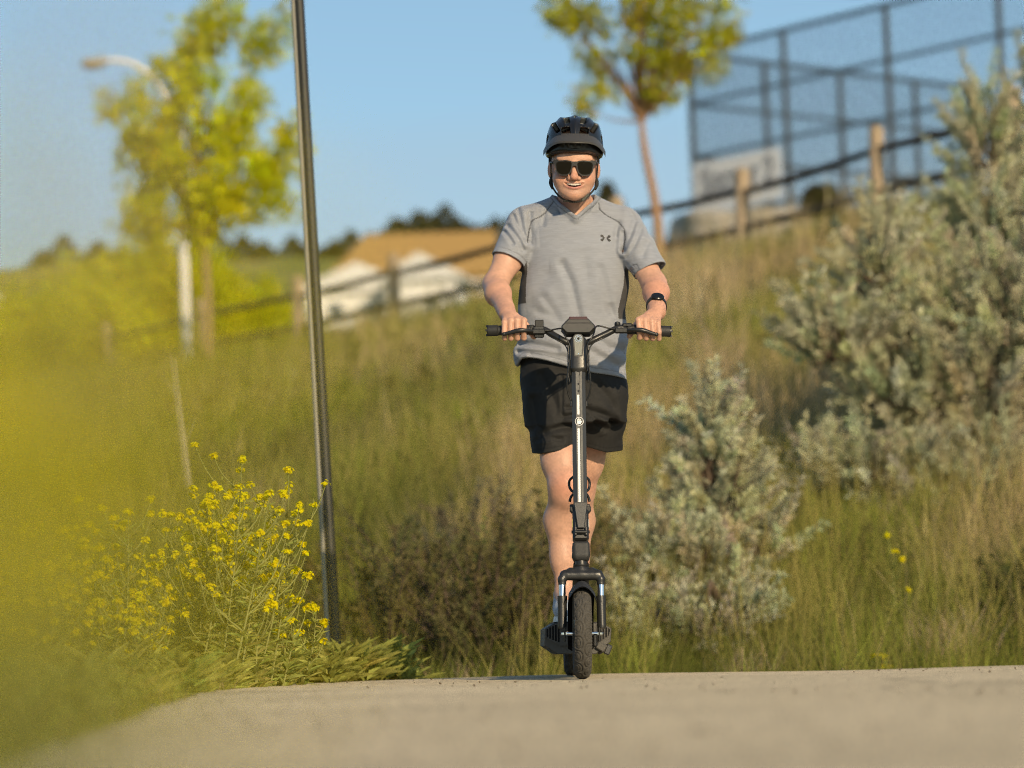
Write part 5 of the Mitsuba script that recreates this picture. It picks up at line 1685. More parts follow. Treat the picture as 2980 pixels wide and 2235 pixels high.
leafy_tree('street_tree', 'young round-crowned tree with tan trunk right of the rider\'s head', (1.906, 44, 5.0), (1.745, 44, 6.56), (1.83, 44, 7.55), (1.16, 1.1, 0.98), 120, 42, 0.100, (0.42, 0.42, 0.024), 21, r0=0.062, bark=(0.34, 0.20, 0.11), spread=0.085, lobes=[((0.92, 7.83), (0.23, 0.32)), ((1.45, 7.98), (0.43, 0.26)), ((2.11, 7.9), (0.49, 0.32)), ((2.71, 7.61), (0.24, 0.3)), ((1.19, 7.29), (0.32, 0.21)), ((1.86, 7.38), (0.49, 0.26)), ((2.48, 7.18), (0.32, 0.21)), ((2.12, 6.88), (0.34, 0.18)), ((1.32, 6.91), (0.26, 0.15)), ((1.07, 6.86), (0.11, 0.14)), ((1.9, 8.38), (0.86, 0.23)), ((2.86, 7.87), (0.16, 0.14))])
leafy_tree('street_tree', 'tall yellow-green tree in front of the white lamp post', (-4.281, 50, 4.6), (-4.275, 50, 6.0), (-4.30, 50, 7.95), (1.50, 1.2, 1.85), 270, 46, 0.115, (0.54, 0.56, 0.012), 22, r0=0.065, bark=(0.28, 0.20, 0.10), spread=0.11, lobes=[((-3.98, 9.14), (0.38, 0.49)), ((-3.37, 8.65), (0.26, 0.39)), ((-3.1, 8.97), (0.12, 0.23)), ((-4.5, 8.5), (0.39, 0.36)), ((-3.96, 7.88), (0.68, 0.55)), ((-4.95, 7.68), (0.52, 0.4)), ((-5.39, 7.97), (0.27, 0.23)), ((-4.34, 7.1), (0.75, 0.49)), ((-3.36, 6.96), (0.39, 0.36)), ((-3.04, 7.38), (0.13, 0.29)), ((-4.98, 6.79), (0.4, 0.29)), ((-3.64, 6.44), (0.39, 0.22)), ((-4.26, 6.5), (0.62, 0.29)), ((-3.21, 6.59), (0.16, 0.16)), ((-5.16, 7.26), (0.29, 0.23)), ((-5.05, 6.35), (0.42, 0.24)), ((-4.6, 6.15), (0.45, 0.16))])
# broad shrubs on the terrace at left
for k, (x, y, h, w, lab) in enumerate([(-6.3, 63, 2.5, 1.7, 'broad yellow-green shrub left of the white lamp post'), (-8.0, 61, 1.75, 1.5, 'lower yellow-green shrub further left on the terrace'), (-5.2, 66, 2.0, 1.3, 'yellow-green shrub directly behind the white lamp post'), (-9.4, 58, 1.3, 1.3, 'small yellow-green shrub at the left frame edge')]):
    zg = float(terrain(x, y))
    leafy_tree('leafy_shrub', lab, (x, y, zg), (x, y, zg + 0.25), (x, y, zg + h * 0.52), (w, 1.1, h * 0.5), 200, 60, 0.12, (0.53, 0.54, 0.012), 30 + k, r0=0.05, spread=0.20)

# conifers on the far skyline


def conifer(name, label, x, y, zb, h, w, seed, group=None, col=(0.19, 0.185, 0.075)):
    rng = np.random.default_rng(seed)
    t = thing(name, label, 'tree', group)
    put('trunk', tube([P(x, y, zb - 1), P(x, y, zb + h * 0.95)], [0.22, 0.03], 6), 'bark', t, color=np.array((0.10, 0.07, 0.05)))
    n = 1200
    u = rng.random(n) ** 0.75
    a = rng.uniform(0, 2 * np.pi, n)
    r = w * (1 - u) * rng.uniform(0.35, 1.0, n) + 0.08
    pos = np.stack([x + r * np.cos(a), y + r * np.sin(a), zb + h * (0.06 + 0.94 * u) - 0.18 * r], 1)
    al = np.stack([np.cos(a), np.sin(a), np.full(n, -0.25)], 1) + rng.normal(0, 0.25, (n, 3))
    v, f, m_ = leaves(pos, al, rand_dirs(n, rng) * 0.5 + P(0, 0, 1), rng.uniform(0.4, 0.8, n) * (0.4 + 0.6 * (1 - u)), 0.30)
    put('crown', (v, f), 'leaf_soft', t, color=np.repeat(tint(n, col, 0.25, rng), m_, 0))


rng = np.random.default_rng(77)
xs_ = [-41, -38.6, -35, -33.2, -30, -27.1, -25.6, -22.4, -21.1, -18.9, -17.6, -15.9, -14.6, -13.4, -12.1, -11.0, -9.8, -8.9, -7.9, -7.0, -6.0, -5.2, -4.3, -3.3, -2.2, -0.9, 0.5, 1.9, 3.8, 6.0]
hs_ = [2.0, 2.9, 2.2, 1.5, 2.6, 1.8, 2.9, 2.3, 1.4, 2.4, 1.6, 1.3, 1.7, 2.2, 2.7, 2.9, 3.4, 3.0, 4.0, 3.4, 3.0, 3.7, 2.6, 2.5, 2.1, 2.6, 2.9, 2.2, 2.2, 2.0]
for k, (x, h) in enumerate(zip(xs_, hs_)):
    y = 306 + rng.uniform(-8, 10)
    conifer('conifer', 'small dark conifer in the row along the far skyline', x, y, float(hill_z(x, y)) - 0.2, h * 1.05, h * 0.42 + 1.2, 100 + k, 'conifers along the far skyline')
for k, (x, y, zb, h, w, lab) in enumerate([(5.5, 190, 21.3, 3.4, 1.6, 'dark bushy conifer just right of the rider\'s neck'), (5.9, 66, 5.0, 3.7, 1.2, 'olive conifer behind the lower chain-link bay near the banner'), (7.6, 88, 6.0, 5.0, 1.6, 'dark conifer behind the chain-link fence further right')]):
    conifer('conifer', lab, x, y, zb if k == 0 else float(terrain(x, y)), h, w, 140 + k, col=(0.19, 0.175, 0.075))


# silver-leaved bushes: shoots crowded with narrow leaves


def silver_bush(label, spots, seed, n_shoot, shoot, per, col=(0.58, 0.575, 0.375), leaf=0.056, group=None, name='silver_bush', trunks=None):
    """spots: ellipsoids (centre, radii, share) that the shoots fill"""
    rng = np.random.default_rng(seed)
    t = thing(name, label, 'bush', group)
    share = np.array([s[2] for s in spots], float)
    which = rng.choice(len(spots), n_shoot, p=share / share.sum())
    pos, al, cc, st = [], [], [], []
    for w in which:
        c, r = P(*spots[w][0]), P(*spots[w][1])
        d = rand_dirs(1, rng)[0]
        q = c + d * r * rng.uniform(0.30, 1.12) ** 0.6
        dirn = d * [0.8, 0.8, 0.55] + P(0, 0, 0.75) + rng.normal(0, 0.25, 3)
        dirn /= np.linalg.norm(dirn)
        L = shoot * rng.uniform(0.5, 1.3)
        k = int(per * rng.uniform(0.6, 1.3))
        u = rng.random(k)
        bend = rng.normal(0, 0.12, 3) * L
        pp = q + np.outer(u, dirn) * L + np.outer(u * u, bend)
        a = rand_dirs(k, rng)
        a = a - np.outer(a @ dirn, dirn)
        a = a / (np.linalg.norm(a, axis=1, keepdims=True) + 1e-9) + dirn * 0.75
        pos.append(pp)
        al.append(a)
        cc.append(tint(1, col, 0.16, rng, k) * np.exp(rng.normal(0, 0.15, (k, 1))))
        st.append(tube([q - dirn * 0.1, q + dirn * L * 0.5 + bend * 0.25, q + dirn * L * 0.95 + bend * 0.9], [0.006, 0.004, 0.002], 4))
    pos, al, cc = np.vstack(pos), np.vstack(al), np.clip(np.vstack(cc), 0, 0.8)
    v, f, m_ = leaves(pos, al, rand_dirs(len(pos), rng) + P(0, 0, 0.4), leaf * rng.uniform(0.6, 1.25, len(pos)), leaf * 0.27)
    put('foliage', (v, f), 'leaf_soft', t, color=np.repeat(cc, m_, 0))
    c0 = np.mean([P(*s[0]) for s in spots], 0)
    base = P(*(trunks or (c0[0], c0[1], float(terrain(c0[0], c0[1])))))
    bs = []
    for s in spots:
        for _ in range(4):
            tip = P(*s[0]) + rand_dirs(1, rng)[0] * P(*s[1]) * 0.6
            bs.append(tube([base + rng.normal(0, 0.08, 3) * [1, 1, 0] - P(0, 0, 0.1), (base + tip) / 2 + rng.normal(0, 0.12, 3), tip], [0.035, 0.022, 0.006], 6, n=8))
    put('branch', join(bs + st), 'bark', t, smooth=True, color=np.array((0.12, 0.085, 0.06)))
    return t


# the large one: towers at the right edge
silver_bush('large silver-leaved bush filling the right edge of the frame',
            [((3.55, 23.5, 2.45), (0.62, 0.7, 0.50), 1.5), ((3.20, 23.5, 2.95), (0.16, 0.3, 0.62), 0.5), ((3.95, 24, 3.3), (0.38, 0.5, 0.75), 1.0), ((2.75, 23.0, 2.05), (0.40, 0.5, 0.25), 0.6),
             ((2.95, 22.6, 1.55), (0.62, 0.6, 0.34), 1.2), ((3.8, 22.8, 1.65), (0.60, 0.6, 0.50), 1.2), ((3.1, 22.2, 1.05), (0.50, 0.5, 0.22), 0.5), ((3.9, 22.4, 0.98), (0.6, 0.5, 0.35), 0.9), ((3.3, 22.6, 2.0), (0.6, 0.5, 0.4), 1.0), ((4.6, 24, 2.2), (0.5, 0.7, 1.3), 1.4), ((2.42, 22.5, 1.55), (0.25, 0.3, 0.10), 0.25), ((2.10, 22.6, 1.95), (0.28, 0.3, 0.16), 0.35), ((2.25, 22.3, 1.08), (0.36, 0.4, 0.14), 0.5), ((2.75, 22.2, 0.82), (0.45, 0.4, 0.22), 0.7), ((2.35, 22.9, 2.45), (0.14, 0.3, 0.22), 0.25)],
            301, 2500, 0.36, 78, trunks=(3.6, 23.4, float(terrain(3.6, 23.4))))
silver_bush('upright silver bush with a pointed top right of the rider\'s legs',
            [((1.08, 19.5, 1.15), (0.10, 0.15, 0.30), 0.6), ((1.10, 19.5, 0.85), (0.18, 0.25, 0.30), 1.0), ((0.98, 19.3, 0.48), (0.28, 0.3, 0.24), 0.9), ((0.68, 19.2, 0.55), (0.14, 0.2, 0.14), 0.4), ((1.32, 19.4, 0.62), (0.14, 0.25, 0.10), 0.15)],
            302, 330, 0.24, 70, leaf=0.052, trunks=(1.08, 19.5, float(terrain(1.08, 19.5))))
silver_bush('low spreading silver bush beside the front wheel',
            [((0.80, 18.0, 0.10), (0.34, 0.25, 0.12), 1.0), ((1.05, 18.0, 0.22), (0.16, 0.22, 0.13), 0.5), ((0.55, 18.0, 0.28), (0.10, 0.1, 0.08), 0.25)],
            303, 150, 0.22, 66, leaf=0.044, trunks=(1.1, 18.1, float(terrain(1.1, 18.1))))
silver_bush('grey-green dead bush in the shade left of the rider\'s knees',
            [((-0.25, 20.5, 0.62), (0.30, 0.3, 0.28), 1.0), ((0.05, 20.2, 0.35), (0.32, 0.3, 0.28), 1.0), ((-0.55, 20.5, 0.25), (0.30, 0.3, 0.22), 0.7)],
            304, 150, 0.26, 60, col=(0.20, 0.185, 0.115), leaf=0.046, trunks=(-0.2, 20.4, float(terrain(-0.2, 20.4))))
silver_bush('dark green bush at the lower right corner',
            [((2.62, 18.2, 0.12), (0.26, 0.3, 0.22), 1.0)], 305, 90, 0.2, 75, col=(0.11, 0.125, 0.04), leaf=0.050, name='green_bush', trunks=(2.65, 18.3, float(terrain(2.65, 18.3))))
silver_bush('dark olive thicket low on the bank, added for the shade under the large silver bush',
            [((1.85, 20.2, 0.28), (0.45, 0.4, 0.22), 1.0), ((2.45, 20.6, 0.42), (0.45, 0.4, 0.25), 1.0), ((3.0, 21.0, 0.5), (0.45, 0.4, 0.28), 0.9)], 307, 300, 0.24, 60, col=(0.115, 0.12, 0.045), leaf=0.05, name='weed_thicket', trunks=(2.3, 20.5, float(terrain(2.3, 20.5))))  # dark leaf colour stands in for shade beneath the large bush
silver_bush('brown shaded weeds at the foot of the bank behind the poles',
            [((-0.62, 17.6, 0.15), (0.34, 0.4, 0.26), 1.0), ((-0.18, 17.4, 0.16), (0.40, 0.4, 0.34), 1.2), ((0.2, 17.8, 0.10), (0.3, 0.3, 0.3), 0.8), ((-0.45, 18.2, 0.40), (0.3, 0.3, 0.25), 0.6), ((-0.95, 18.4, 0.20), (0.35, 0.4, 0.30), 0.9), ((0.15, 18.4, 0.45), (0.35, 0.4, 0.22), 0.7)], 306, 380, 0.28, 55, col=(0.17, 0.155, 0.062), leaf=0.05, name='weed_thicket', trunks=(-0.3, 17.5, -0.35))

# thin pale sapling on the left of the slope
t = thing('sapling', 'thin pale leafless sapling leaning on the grassy slope', 'sapling')
put('stem', tube([P(-2.742, 30, 1.30), P(-2.80, 30, 1.9), P(-2.865, 30, 2.65)], [0.022, 0.016, 0.007], 8, n=10), 'bark', t, smooth=True, color=np.array((0.46, 0.40, 0.28)))
put('twig', join([tube([P(-2.80, 30, 1.9), P(-2.70, 30.05, 2.15)], [0.006, 0.002], 5), tube([P(-2.83, 30, 2.3), P(-2.95, 30, 2.5)], [0.005, 0.002], 5)]), 'bark', t, color=np.array((0.40, 0.34, 0.24)))
# ================================================================== grass of the bank
rng = np.random.default_rng(41)


def slope_grass(n, y0, y1, hmin, hmax, palette, seed, straw_bias, wid=0.0075, edge=1.25):
    r = np.random.default_rng(seed)
    y = 1 / (1 / y0 + (1 / y1 - 1 / y0) * r.random(n) ** 0.9)
    half = 0.148 * y * edge + 0.4
    x = r.uniform(-1, 1, n) * half
    z = terrain(x, y)
    p3 = np.stack([x * 0.55, y * 0.28, x * 0 + seed], -1)
    clump = meshkit.fbm(p3, 3, seed)
    fine = meshkit.noise(np.stack([x * 4, y * 2.2, x * 0], -1), seed + 3)
    u = clump + straw_bias(x, y) + r.normal(0, 0.06, n)
    w = mikit_smooth(0.50, 0.72, u)
    g, s = np.array(palette[0]), np.array(palette[1])
    c = g * (1 - w)[:, None] + s * w[:, None]
    shade_band = np.exp(-((y - 36.5 - 3.0 * x) / 3.0) ** 2) * (x < 0.9) + 0.8 * np.exp(-((y - 24.5 - 2.4 * x) / 1.8) ** 2) * (x < -0.2)  # diagonal shade across the slope, put into the grass colour
    shade_band = shade_band + 0.9 * (1 - mikit_smooth(18.0, 22.0, y)) * (0.35 + 0.65 * (1 - mikit_smooth(0.2, 1.6, x))) * (fine < 0.62)  # shade along the foot of the bank, painted in as darker grass
    shade_band = np.clip(shade_band, 0, 1)[:, None] * 0.92
    c = c * (1 - shade_band) + np.array([0.095, 0.112, 0.026]) * shade_band
    c = c * np.exp(r.normal(0, 0.15, (n, 1))) * (0.78 + 0.44 * fine)[:, None]
    h = r.uniform(hmin, hmax, n) * (0.55 + 0.9 * fine) * (1 + 0.35 * w)
    keep = fine > 0.16
    x, y, z, c, h = x[keep], y[keep], z[keep], c[keep], h[keep]
    m = len(x)
    d = r.normal(0, 0.20, (m, 3)) + [0.03, 0, 1.0]
    d /= np.linalg.norm(d, axis=1, keepdims=True)
    a = r.uniform(0, 2 * np.pi, m)
    side = np.stack([np.cos(a), 0.5 * np.sin(a), np.zeros(m)], 1)
    bend = np.stack([np.cos(a + 1.3), np.sin(a + 1.3), np.full(m, -0.5)], 1) * (h * r.uniform(0.05, 0.45, m))[:, None]
    v, f, k = strips(np.stack([x, y, z - 0.02], 1), d, side, h, wid * (y / 18) * r.uniform(0.7, 1.6, m), bend, 2)
    return v, f, np.repeat(np.clip(c, 0.01, 0.7), k, 0)


def bias(x, y):
    b = 0.10 * mikit_smooth(-0.5, 1.2, x) * mikit_smooth(22, 30, y) - 0.19 * (1 - mikit_smooth(-1.2, 1.2, x))
    b = b - 0.11 * (1 - mikit_smooth(17, 21.5, y)) + 0.05 * mikit_smooth(44, 50, y)
    return b


GREEN, STRAW = (0.235, 0.258, 0.048), (0.54, 0.41, 0.22)
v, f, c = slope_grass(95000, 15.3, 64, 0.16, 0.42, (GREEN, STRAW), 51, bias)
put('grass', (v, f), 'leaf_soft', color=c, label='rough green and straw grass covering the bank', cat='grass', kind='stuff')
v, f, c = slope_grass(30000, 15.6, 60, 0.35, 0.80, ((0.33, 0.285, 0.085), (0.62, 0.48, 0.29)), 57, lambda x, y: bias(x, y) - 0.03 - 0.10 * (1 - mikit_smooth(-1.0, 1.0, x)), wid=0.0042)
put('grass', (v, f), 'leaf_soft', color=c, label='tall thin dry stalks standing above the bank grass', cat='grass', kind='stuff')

# clumps of dry stalks one can pick out


def dry_clump(label, x, y, h, n, seed, lean=(0, 0), group=None):
    r = np.random.default_rng(seed)
    a = r.uniform(0, 2 * np.pi, n)
    b = np.stack([x + 0.09 * r.normal(size=n), y + 0.09 * r.normal(size=n), np.zeros(n)], 1)
    b[:, 2] = terrain(b[:, 0], b[:, 1])
    d = np.stack([np.cos(a) * 0.30 + lean[0], np.sin(a) * 0.22 + lean[1], np.ones(n)], 1) * r.uniform(0.75, 1.1, (n, 1))
    d /= np.linalg.norm(d, axis=1, keepdims=True)
    hh = h * r.uniform(0.55, 1.1, n)
    sd = np.stack([np.cos(a + 1.57), 0.4 * np.sin(a), np.zeros(n)], 1)
    v, f, k = strips(b, d, sd, hh, np.full(n, 0.009), np.stack([np.cos(a), np.sin(a), -0.6 * np.ones(n)], 1) * (hh * 0.22)[:, None], 2)
    put('grass_clump', (v, f), 'leaf_soft', color=np.repeat(tint(n, (0.58, 0.45, 0.27), 0.15, r), k, 0), label=label, cat='grass clump', **({'group': group} if group else {}))


dry_clump('pale dry grass clump right of the sapling', -1.72, 24.5, 0.55, 70, 61)
dry_clump('tall straw clump on the slope right of the rider\'s elbow', 1.75, 29.0, 1.2, 110, 62, (-0.25, 0))
dry_clump('dry brown clump behind the front wheel', -0.20, 16.4, 0.42, 80, 63, (-0.3, 0))
dry_clump('straw clump at the foot of the upright silver bush', 1.05, 16.8, 0.34, 90, 64)
dry_clump('straw clump near the lower right corner', 2.05, 17.2, 0.40, 110, 65)
dry_clump('pale clump left of the rider\'s legs', -0.42, 18.4, 0.55, 80, 66)

# ================================================================== the verge left of the path: low grass and leafy weeds
r = np.random.default_rng(71)
n = 26000
y = r.uniform(2.6, 14.6, n)
x = path_left(y) - np.abs(r.normal(0, 0.55, n)) + 0.03
z = terrain(x, y)
fine = meshkit.noise(np.stack([x * 5, y * 3, x * 0], -1), 8)
h = (0.035 + 0.085 * r.random(n)) * (0.5 + fine) * (0.7 + 0.9 * np.clip((path_left(y) - x) * 3, 0, 1))
d = r.normal(0, 0.38, (n, 3)) + [0.05, 0, 1]
d /= np.linalg.norm(d, axis=1, keepdims=True)
a = r.uniform(0, 2 * np.pi, n)
v, f, k = strips(np.stack([x, y, z - 0.005], 1), d, np.stack([np.cos(a), np.sin(a), a * 0], 1), h, r.uniform(0.002, 0.0048, n), np.stack([np.cos(a + 1.4), np.sin(a + 1.4), -0.6 + 0 * a], 1) * (h * 0.4)[:, None], 2)
c = tint(n, (0.25, 0.255, 0.050), 0.25, r)
c[r.random(n) < 0.12] = (0.46, 0.36, 0.19)
put('verge_grass', (v, f), 'leaf_soft', color=np.repeat(c, k, 0), label='short green grass along the left edge of the path', cat='grass', kind='stuff')


def rosettes(spots, per, L, W, seed, col, up=0.7):
    r = np.random.default_rng(seed)
    pos, al, nn, ll, cc = [], [], [], [], []
    for x, y, s in spots:
        k = int(per * r.uniform(0.7, 1.3))
        a = r.uniform(0, 2 * np.pi, k)
        el = r.uniform(0.1, 1.0, k) * up
        hgt = r.uniform(0, 0.085, k) * s
        zz = float(terrain(x, y))
        pos.append(np.stack([x + 0.018 * np.cos(a), y + 0.018 * np.sin(a), zz + hgt], 1))
        al.append(np.stack([np.cos(a), np.sin(a), el * 1.4], 1))
        nn.append(np.stack([-np.cos(a) * el, -np.sin(a) * el, 1 + 0 * a], 1) + r.normal(0, 0.25, (k, 3)))
        ll.append(L * s * r.uniform(0.55, 1.2, k))
        cc.append(tint(1, col, 0.16, r, k) * np.exp(r.normal(0, 0.14, (k, 1))))
    ll = np.concatenate(ll)
    v, f, k = leaves(np.vstack(pos), np.vstack(al), np.vstack(nn), ll, ll * W, (LEAF_V, LEAF_F))
    return v, f, np.repeat(np.clip(np.vstack(cc), 0.01, 0.6), k, 0)


r = np.random.default_rng(72)
spots = []
for _ in range(620):
    y = r.uniform(10.0, 13.4)
    off = r.uniform(0.0, 0.95) ** 1.2
    spots.append((float(path_left(y)) - off - 0.01, y, r.uniform(0.6, 1.25) + 0.9 * min(off, 0.6) * r.random()))
for _ in range(300):
    y = r.uniform(13.0, 14.3)
    x = r.uniform(-1.05, -0.36)
    if x < float(path_left(y)) + 0.12:
        spots.append((x, y, r.uniform(0.8, 1.5)))
for _ in range(130):
    y = r.uniform(5, 10.0)
    spots.append((float(path_left(y)) - r.uniform(0, 0.6), y, r.uniform(0.6, 1.2)))
v, f, c = rosettes(spots, 17, 0.085, 0.34, 73, (0.34, 0.35, 0.085))
put('leafy_weeds', (v, f), 'leaf_waxy', color=c, label='low leafy weeds crowding the left edge of the path', cat='weeds', kind='stuff')

r = np.random.default_rng(75)
spots = []
for _ in range(1500):
    y = 1 / (1 / 15.6 + (1 / 44 - 1 / 15.6) * r.random())
    x = r.uniform(-1, 1) * (0.15 * y + 0.3)
    if float(meshkit.fbm(np.array([[x * 0.5, y * 0.3, 4.4]]), 2, 3)[0]) > 0.45:
        spots.append((x, y, r.uniform(0.9, 1.2 + 0.05 * (y - 15))))
v, f, c = rosettes(spots, 20, 0.075, 0.36, 76, (0.155, 0.165, 0.042), up=1.0)
put('bank_weeds', (v, f), 'leaf_soft', color=c, label='leafy green weeds scattered through the grass of the bank', cat='weeds', kind='stuff')

# ================================================================== yellow mustard


def mustard(label, x, y, h, seed, branches=6, group=None, scale=1.0, lean=(0.0, 0.0), name='mustard_plant', heads=30, zbase=None, fill=92):
    r = np.random.default_rng(seed)
    t = thing(name, label, 'flowering plant', group)
    zg = float(terrain(x, y)) if zbase is None else zbase
    b = P(x, y, zg - 0.02)
    top = b + P(lean[0] * h + r.normal(0, 0.03), lean[1] * h + r.normal(0, 0.03), h)
    main = [b, b * 0.6 + top * 0.4 + P(*r.normal(0, 0.012, 2), 0), top]
    st = [tube(main, [0.0032 * scale, 0.0025 * scale, 0.0012 * scale], 5, n=9)]
    tips = [(top, (top - main[1]) / np.linalg.norm(top - main[1]))]
    sp = spline(main, 40)
    lp, la, ln = [], [], []
    for k in range(branches):
        u = 0.35 + 0.55 * (k + r.uniform(0, 0.8)) / branches
        q = sp[int(u * 39)]
        a = r.uniform(0, 2 * np.pi)
        L = h * r.uniform(0.20, 0.42) * (1.25 - 0.6 * u)
        e = q + P(math.cos(a) * L * 0.62, math.sin(a) * L * 0.62, L * 0.85)
        m = (q + e) / 2 + P(math.cos(a) * L * 0.10, math.sin(a) * L * 0.10, -L * 0.03)
        st.append(tube([q, m, e], [0.0022 * scale, 0.0017 * scale, 0.0010 * scale], 5, n=7))
        tips.append((e, (e - m) / np.linalg.norm(e - m)))
        lp.append(q)
        la.append(P(math.cos(a), math.sin(a), 0.5))
        ln.append(0.05)
        for _ in range(4):
            w = r.random()
            lp.append(q * (1 - w) + e * w)
            la.append(rand_dirs(1, r)[0] + P(0, 0, 0.6))
            ln.append(r.uniform(0.015, 0.03))
    for _ in range(fill):
        u = r.random() ** 1.3 * 0.8
        a = r.uniform(0, 2 * np.pi)
        lp.append(sp[int(u * 39)])
        la.append(P(math.cos(a), math.sin(a), r.uniform(0.0, 0.8)))
        ln.append(r.uniform(0.025, 0.075) * (1.15 - u))
    put('stem', join(st), 'bark', t, smooth=True, color=np.array((0.26, 0.265, 0.085)))
    lv, lf, k = leaves(np.array(lp), np.array(la), rand_dirs(len(lp), r) * 0.5 + P(0, 0, 1), np.array(ln) * scale, np.array(ln) * 0.30 * scale, (LEAF_V, LEAF_F))
    put('leaf', (lv, lf), 'leaf_waxy', t, color=np.repeat(tint(len(lp), (0.33, 0.34, 0.085), 0.18, r), k, 0), kind='stuff')
    for e, d in tips:
        n = int(heads * r.uniform(0.5, 1.2))
        u = r.random(n)
        o = rand_dirs(n, r) * r.uniform(0.35, 1.0, (n, 1)) * P(0.0135, 0.0135, 0.0095) * scale
        c = e + o + P(0, 0, 0.004)
        # four petals to a flower
        ax = o / (np.linalg.norm(o, axis=1, keepdims=True) + 1e-9) + d * 0.8
        ax /= np.linalg.norm(ax, axis=1, keepdims=True)
        s1 = np.cross(ax, rand_dirs(n, r))
        s1 /= np.linalg.norm(s1, axis=1, keepdims=True)
        s2 = np.cross(ax, s1)
        pp, pa, pn = [], [], []
        for sgn, s_ in ((1, s1), (-1, s1), (1, s2), (-1, s2)):
            pp.append(c)
            pa.append(s_ * sgn + ax * 0.35)
            pn.append(ax)
        fv, ff_, k4 = leaves(np.vstack(pp), np.vstack(pa), np.vstack(pn), 0.0060 * scale, 0.0050 * scale)
        col = np.repeat(np.tile(tint(n, (0.84, 0.72, 0.008), 0.10, r), (4, 1)), k4, 0)
        # pedicels below the dome
        nb = 10
        uu = r.random(nb)
        q0 = e - d * (0.012 + 0.05 * uu[:, None]) * scale
        bl, bf, k5 = leaves(q0, rand_dirs(nb, r) + d * 0.6, rand_dirs(nb, r), 0.012 * scale, 0.0022 * scale)
        mv, mc = merge([(fv, ff_, col), (bl, bf, np.tile((0.20, 0.20, 0.05), (len(bl), 1)))])
        put('flower_head', mv, 'petal', t, color=mc)
    return t


r = np.random.default_rng(81)
PL = []
# (x, y, height)
for k in range(13):
    PL.append((r.uniform(-1.18, -0.93), r.uniform(11.4, 12.6), r.uniform(0.46, 0.66)))
PL += [(-0.965, 11.9, 0.80), (-0.90, 11.8, 0.70), (-0.99, 12.2, 0.70), (-0.86, 12.0, 0.62), (-1.05, 11.7, 0.62)]
for k in range(15):
    PL.append((r.uniform(-1.62, -1.16), r.uniform(11.0, 12.7), r.uniform(0.38, 0.60)))
for k in range(18):
    PL.append((r.uniform(-1.75, -0.95), r.uniform(10.9, 11.7), r.uniform(0.20, 0.40)))
for k in range(12):
    PL.append((r.uniform(-2.0, -1.45), r.uniform(11.0, 12.6), r.uniform(0.42, 0.56)))
PL += [(-0.86, 12.3, 0.42), (-0.83, 12.1, 0.33), (-0.80, 12.5, 0.30), (-0.90, 12.6, 0.46), (-0.88, 11.7, 0.40)]
SPECIAL = {13: 'tallest mustard plant of the patch, its flowers highest of all', 14: 'tall mustard plant just right of the tallest one'}
SPECIAL[len(PL) - 3] = 'lowest mustard plant at the right end of the patch, nearest the posts'
for k, (x, y, h) in enumerate(PL):
    mustard(SPECIAL.get(k, 'yellow-flowered mustard plant in the patch left of the path'), x, y, h, 900 + k, int(6 + 9 * h), None if k in SPECIAL else 'mustard plants in the patch left of the path', 1.25, lean=(0.10 + 0.05 * (k % 3), 0.0))
mustard('single short mustard plant in front of the pole bases', -0.77, 14.0, 0.17, 961, 3, None, 1.0)
mustard('small yellow flower right of the front wheel near the path', 1.62, 16.6, 0.22, 962, 3, None, 1.6)
mustard('small yellow flower in the grass right of the front wheel, the higher one', 1.83, 17.6, 0.62, 963, 3, None, 1.4)
mustard('yellow flower cut by the right edge of the frame', 2.38, 16.5, 0.22, 964, 3, None, 1.5)
# ---- very near the lens: mustard growing at the left of the path, far out of focus
r = np.random.default_rng(83)
NEAR = []
for k in range(7):
    yy = (0.52, 0.60, 0.68, 0.76, 0.85, 0.95, 1.05)[k]
    NEAR.append((-0.144 * yy + (-0.024, -0.034, -0.020, -0.036, -0.028, -0.040, -0.036)[k], yy, 0.165 + 0.085 * yy))
NEAR += [(-0.076, 0.60, 0.20), (-0.135, 0.70, 0.262), (-0.166, 0.86, 0.285)]
for k, (x, y, h) in enumerate(NEAR):
    mustard('mustard plant blurred close to the lens at the left frame edge', x, y, h, 990 + k, 5, 'blurred mustard plants close to the lens', 0.72, zbase=-0.02, fill=3, heads=14)

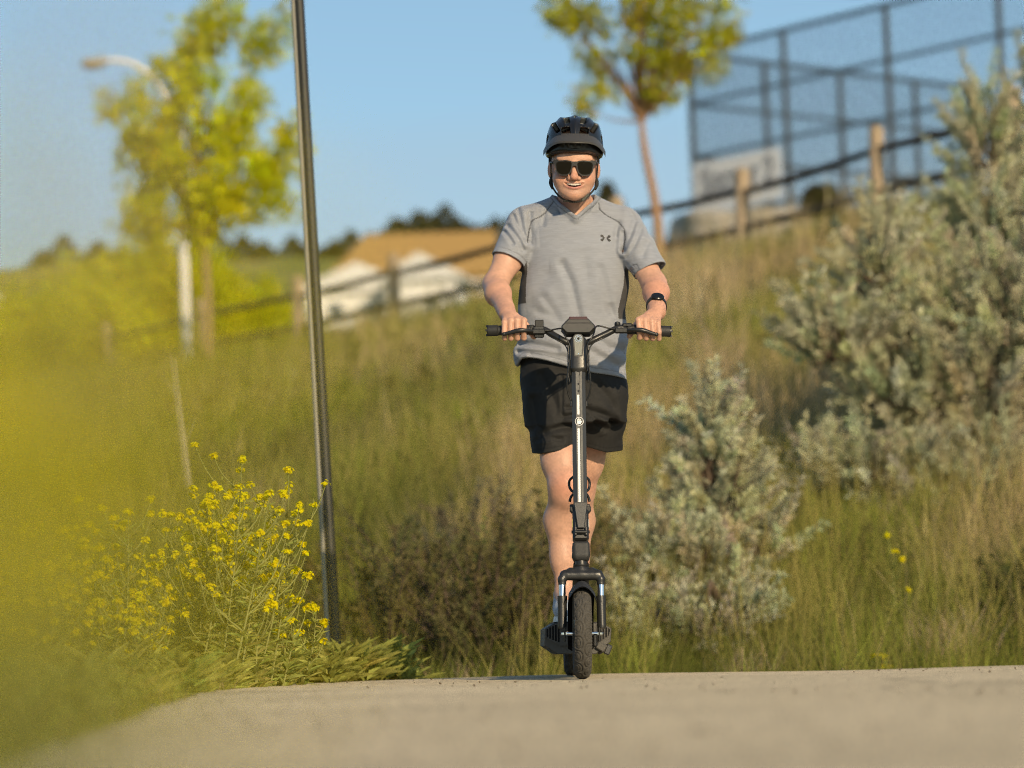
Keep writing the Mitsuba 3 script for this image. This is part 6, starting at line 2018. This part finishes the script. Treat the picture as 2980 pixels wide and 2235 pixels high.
# a dry grass head close to the lens, out of focus at the upper left
st_ = thing('grass_stalk', 'pale dry grass head blurred close to the lens at the upper left', 'grass stalk')
sp_ = spline([P(-0.098, 0.70, -0.02), P(-0.092, 0.70, 0.12), P(-0.087, 0.70, 0.20), P(-0.080, 0.70, 0.262)], 60)
put('stem', tube(sp_, [0.0013, 0.0010, 0.0005], 6), 'bark', st_, smooth=True, color=np.array((0.52, 0.40, 0.28)))
r = np.random.default_rng(95)
u_ = r.uniform(0.66, 1.0, 70)
v, f, k = leaves(sp_[(u_ * 59).astype(int)] + r.normal(0, 0.004, (70, 3)), rand_dirs(70, r) * 0.6 + P(0.1, 0, 1), rand_dirs(70, r), 0.010, 0.0028)
put('seed_head', (v, f), 'leaf_soft', st_, color=np.array((0.62, 0.47, 0.36)))

# dandelion clocks by the path edge
dn = thing('dandelion', 'dandelion gone to seed on pale stalks before the mustard patch', 'dandelion')
r = np.random.default_rng(91)
ball = P(-1.22, 11.3, 0.175)
dv = rand_dirs(220, r)
v, f, k = leaves(np.tile(ball, (220, 1)), dv, rand_dirs(220, r), 0.017, 0.0016)
put('seed_head', (v, f), 'leaf_soft', dn, color=np.array((0.55, 0.55, 0.50)))
for x, tx, tz in ((-1.215, -1.22, 0.175), (-1.235, -1.255, 0.14), (-1.19, -1.175, 0.15), (-1.12, -1.10, 0.14), (-1.11, -1.125, 0.12), (-1.18, -1.165, 0.13)):
    put('stalk', tube([P(x, 11.3, 0.0), P((x + tx) / 2 + 0.004, 11.3, tz * 0.5), P(tx, 11.3, tz)], 0.0024, 6), 'bark', dn, smooth=True, color=np.array((0.42, 0.33, 0.22)))

# ================================================================== the two posts behind the verge
for nm, lab, x0, y0, x1, z1, rad_, mt in (('sign_post', 'dark steel post rising out of the top of the frame', -0.806, 15.5, -0.883, 3.4, 0.0225, 'dark_steel'), ('sign_post', 'paler galvanised post beside the dark post', -0.840, 15.5, -0.907, 3.4, 0.0112, 'galvanised')):
    zg = float(terrain(x0, y0))
    t = thing(nm, lab, 'post')
    kx = (x1 - x0) / (z1 - 0.17)
    put('shaft', tube([P(x0 + kx * (zg - 0.17), y0, zg - 0.1), P(x1, y0, z1)], rad_, 20), mt, t, smooth=40)
    put('base_clamp', tube([P(x0 - 0.002, y0, 0.05), P(x0 - 0.003, y0, 0.15)], rad_ + 0.012, 16), 'dark_steel', t, smooth=40)
    for q in (-1, 1):
        put('bolt', lathe([(0, 0), (0.012, 0), (0.012, 0.02), (0.006, 0.026), (0, 0.026)], 8, [0.3 * q, -1, 0], P(x0 + q * 0.028, y0 - rad_ * 0.7, 0.13 if q < 0 else 0.07)), 'galvanised', t)
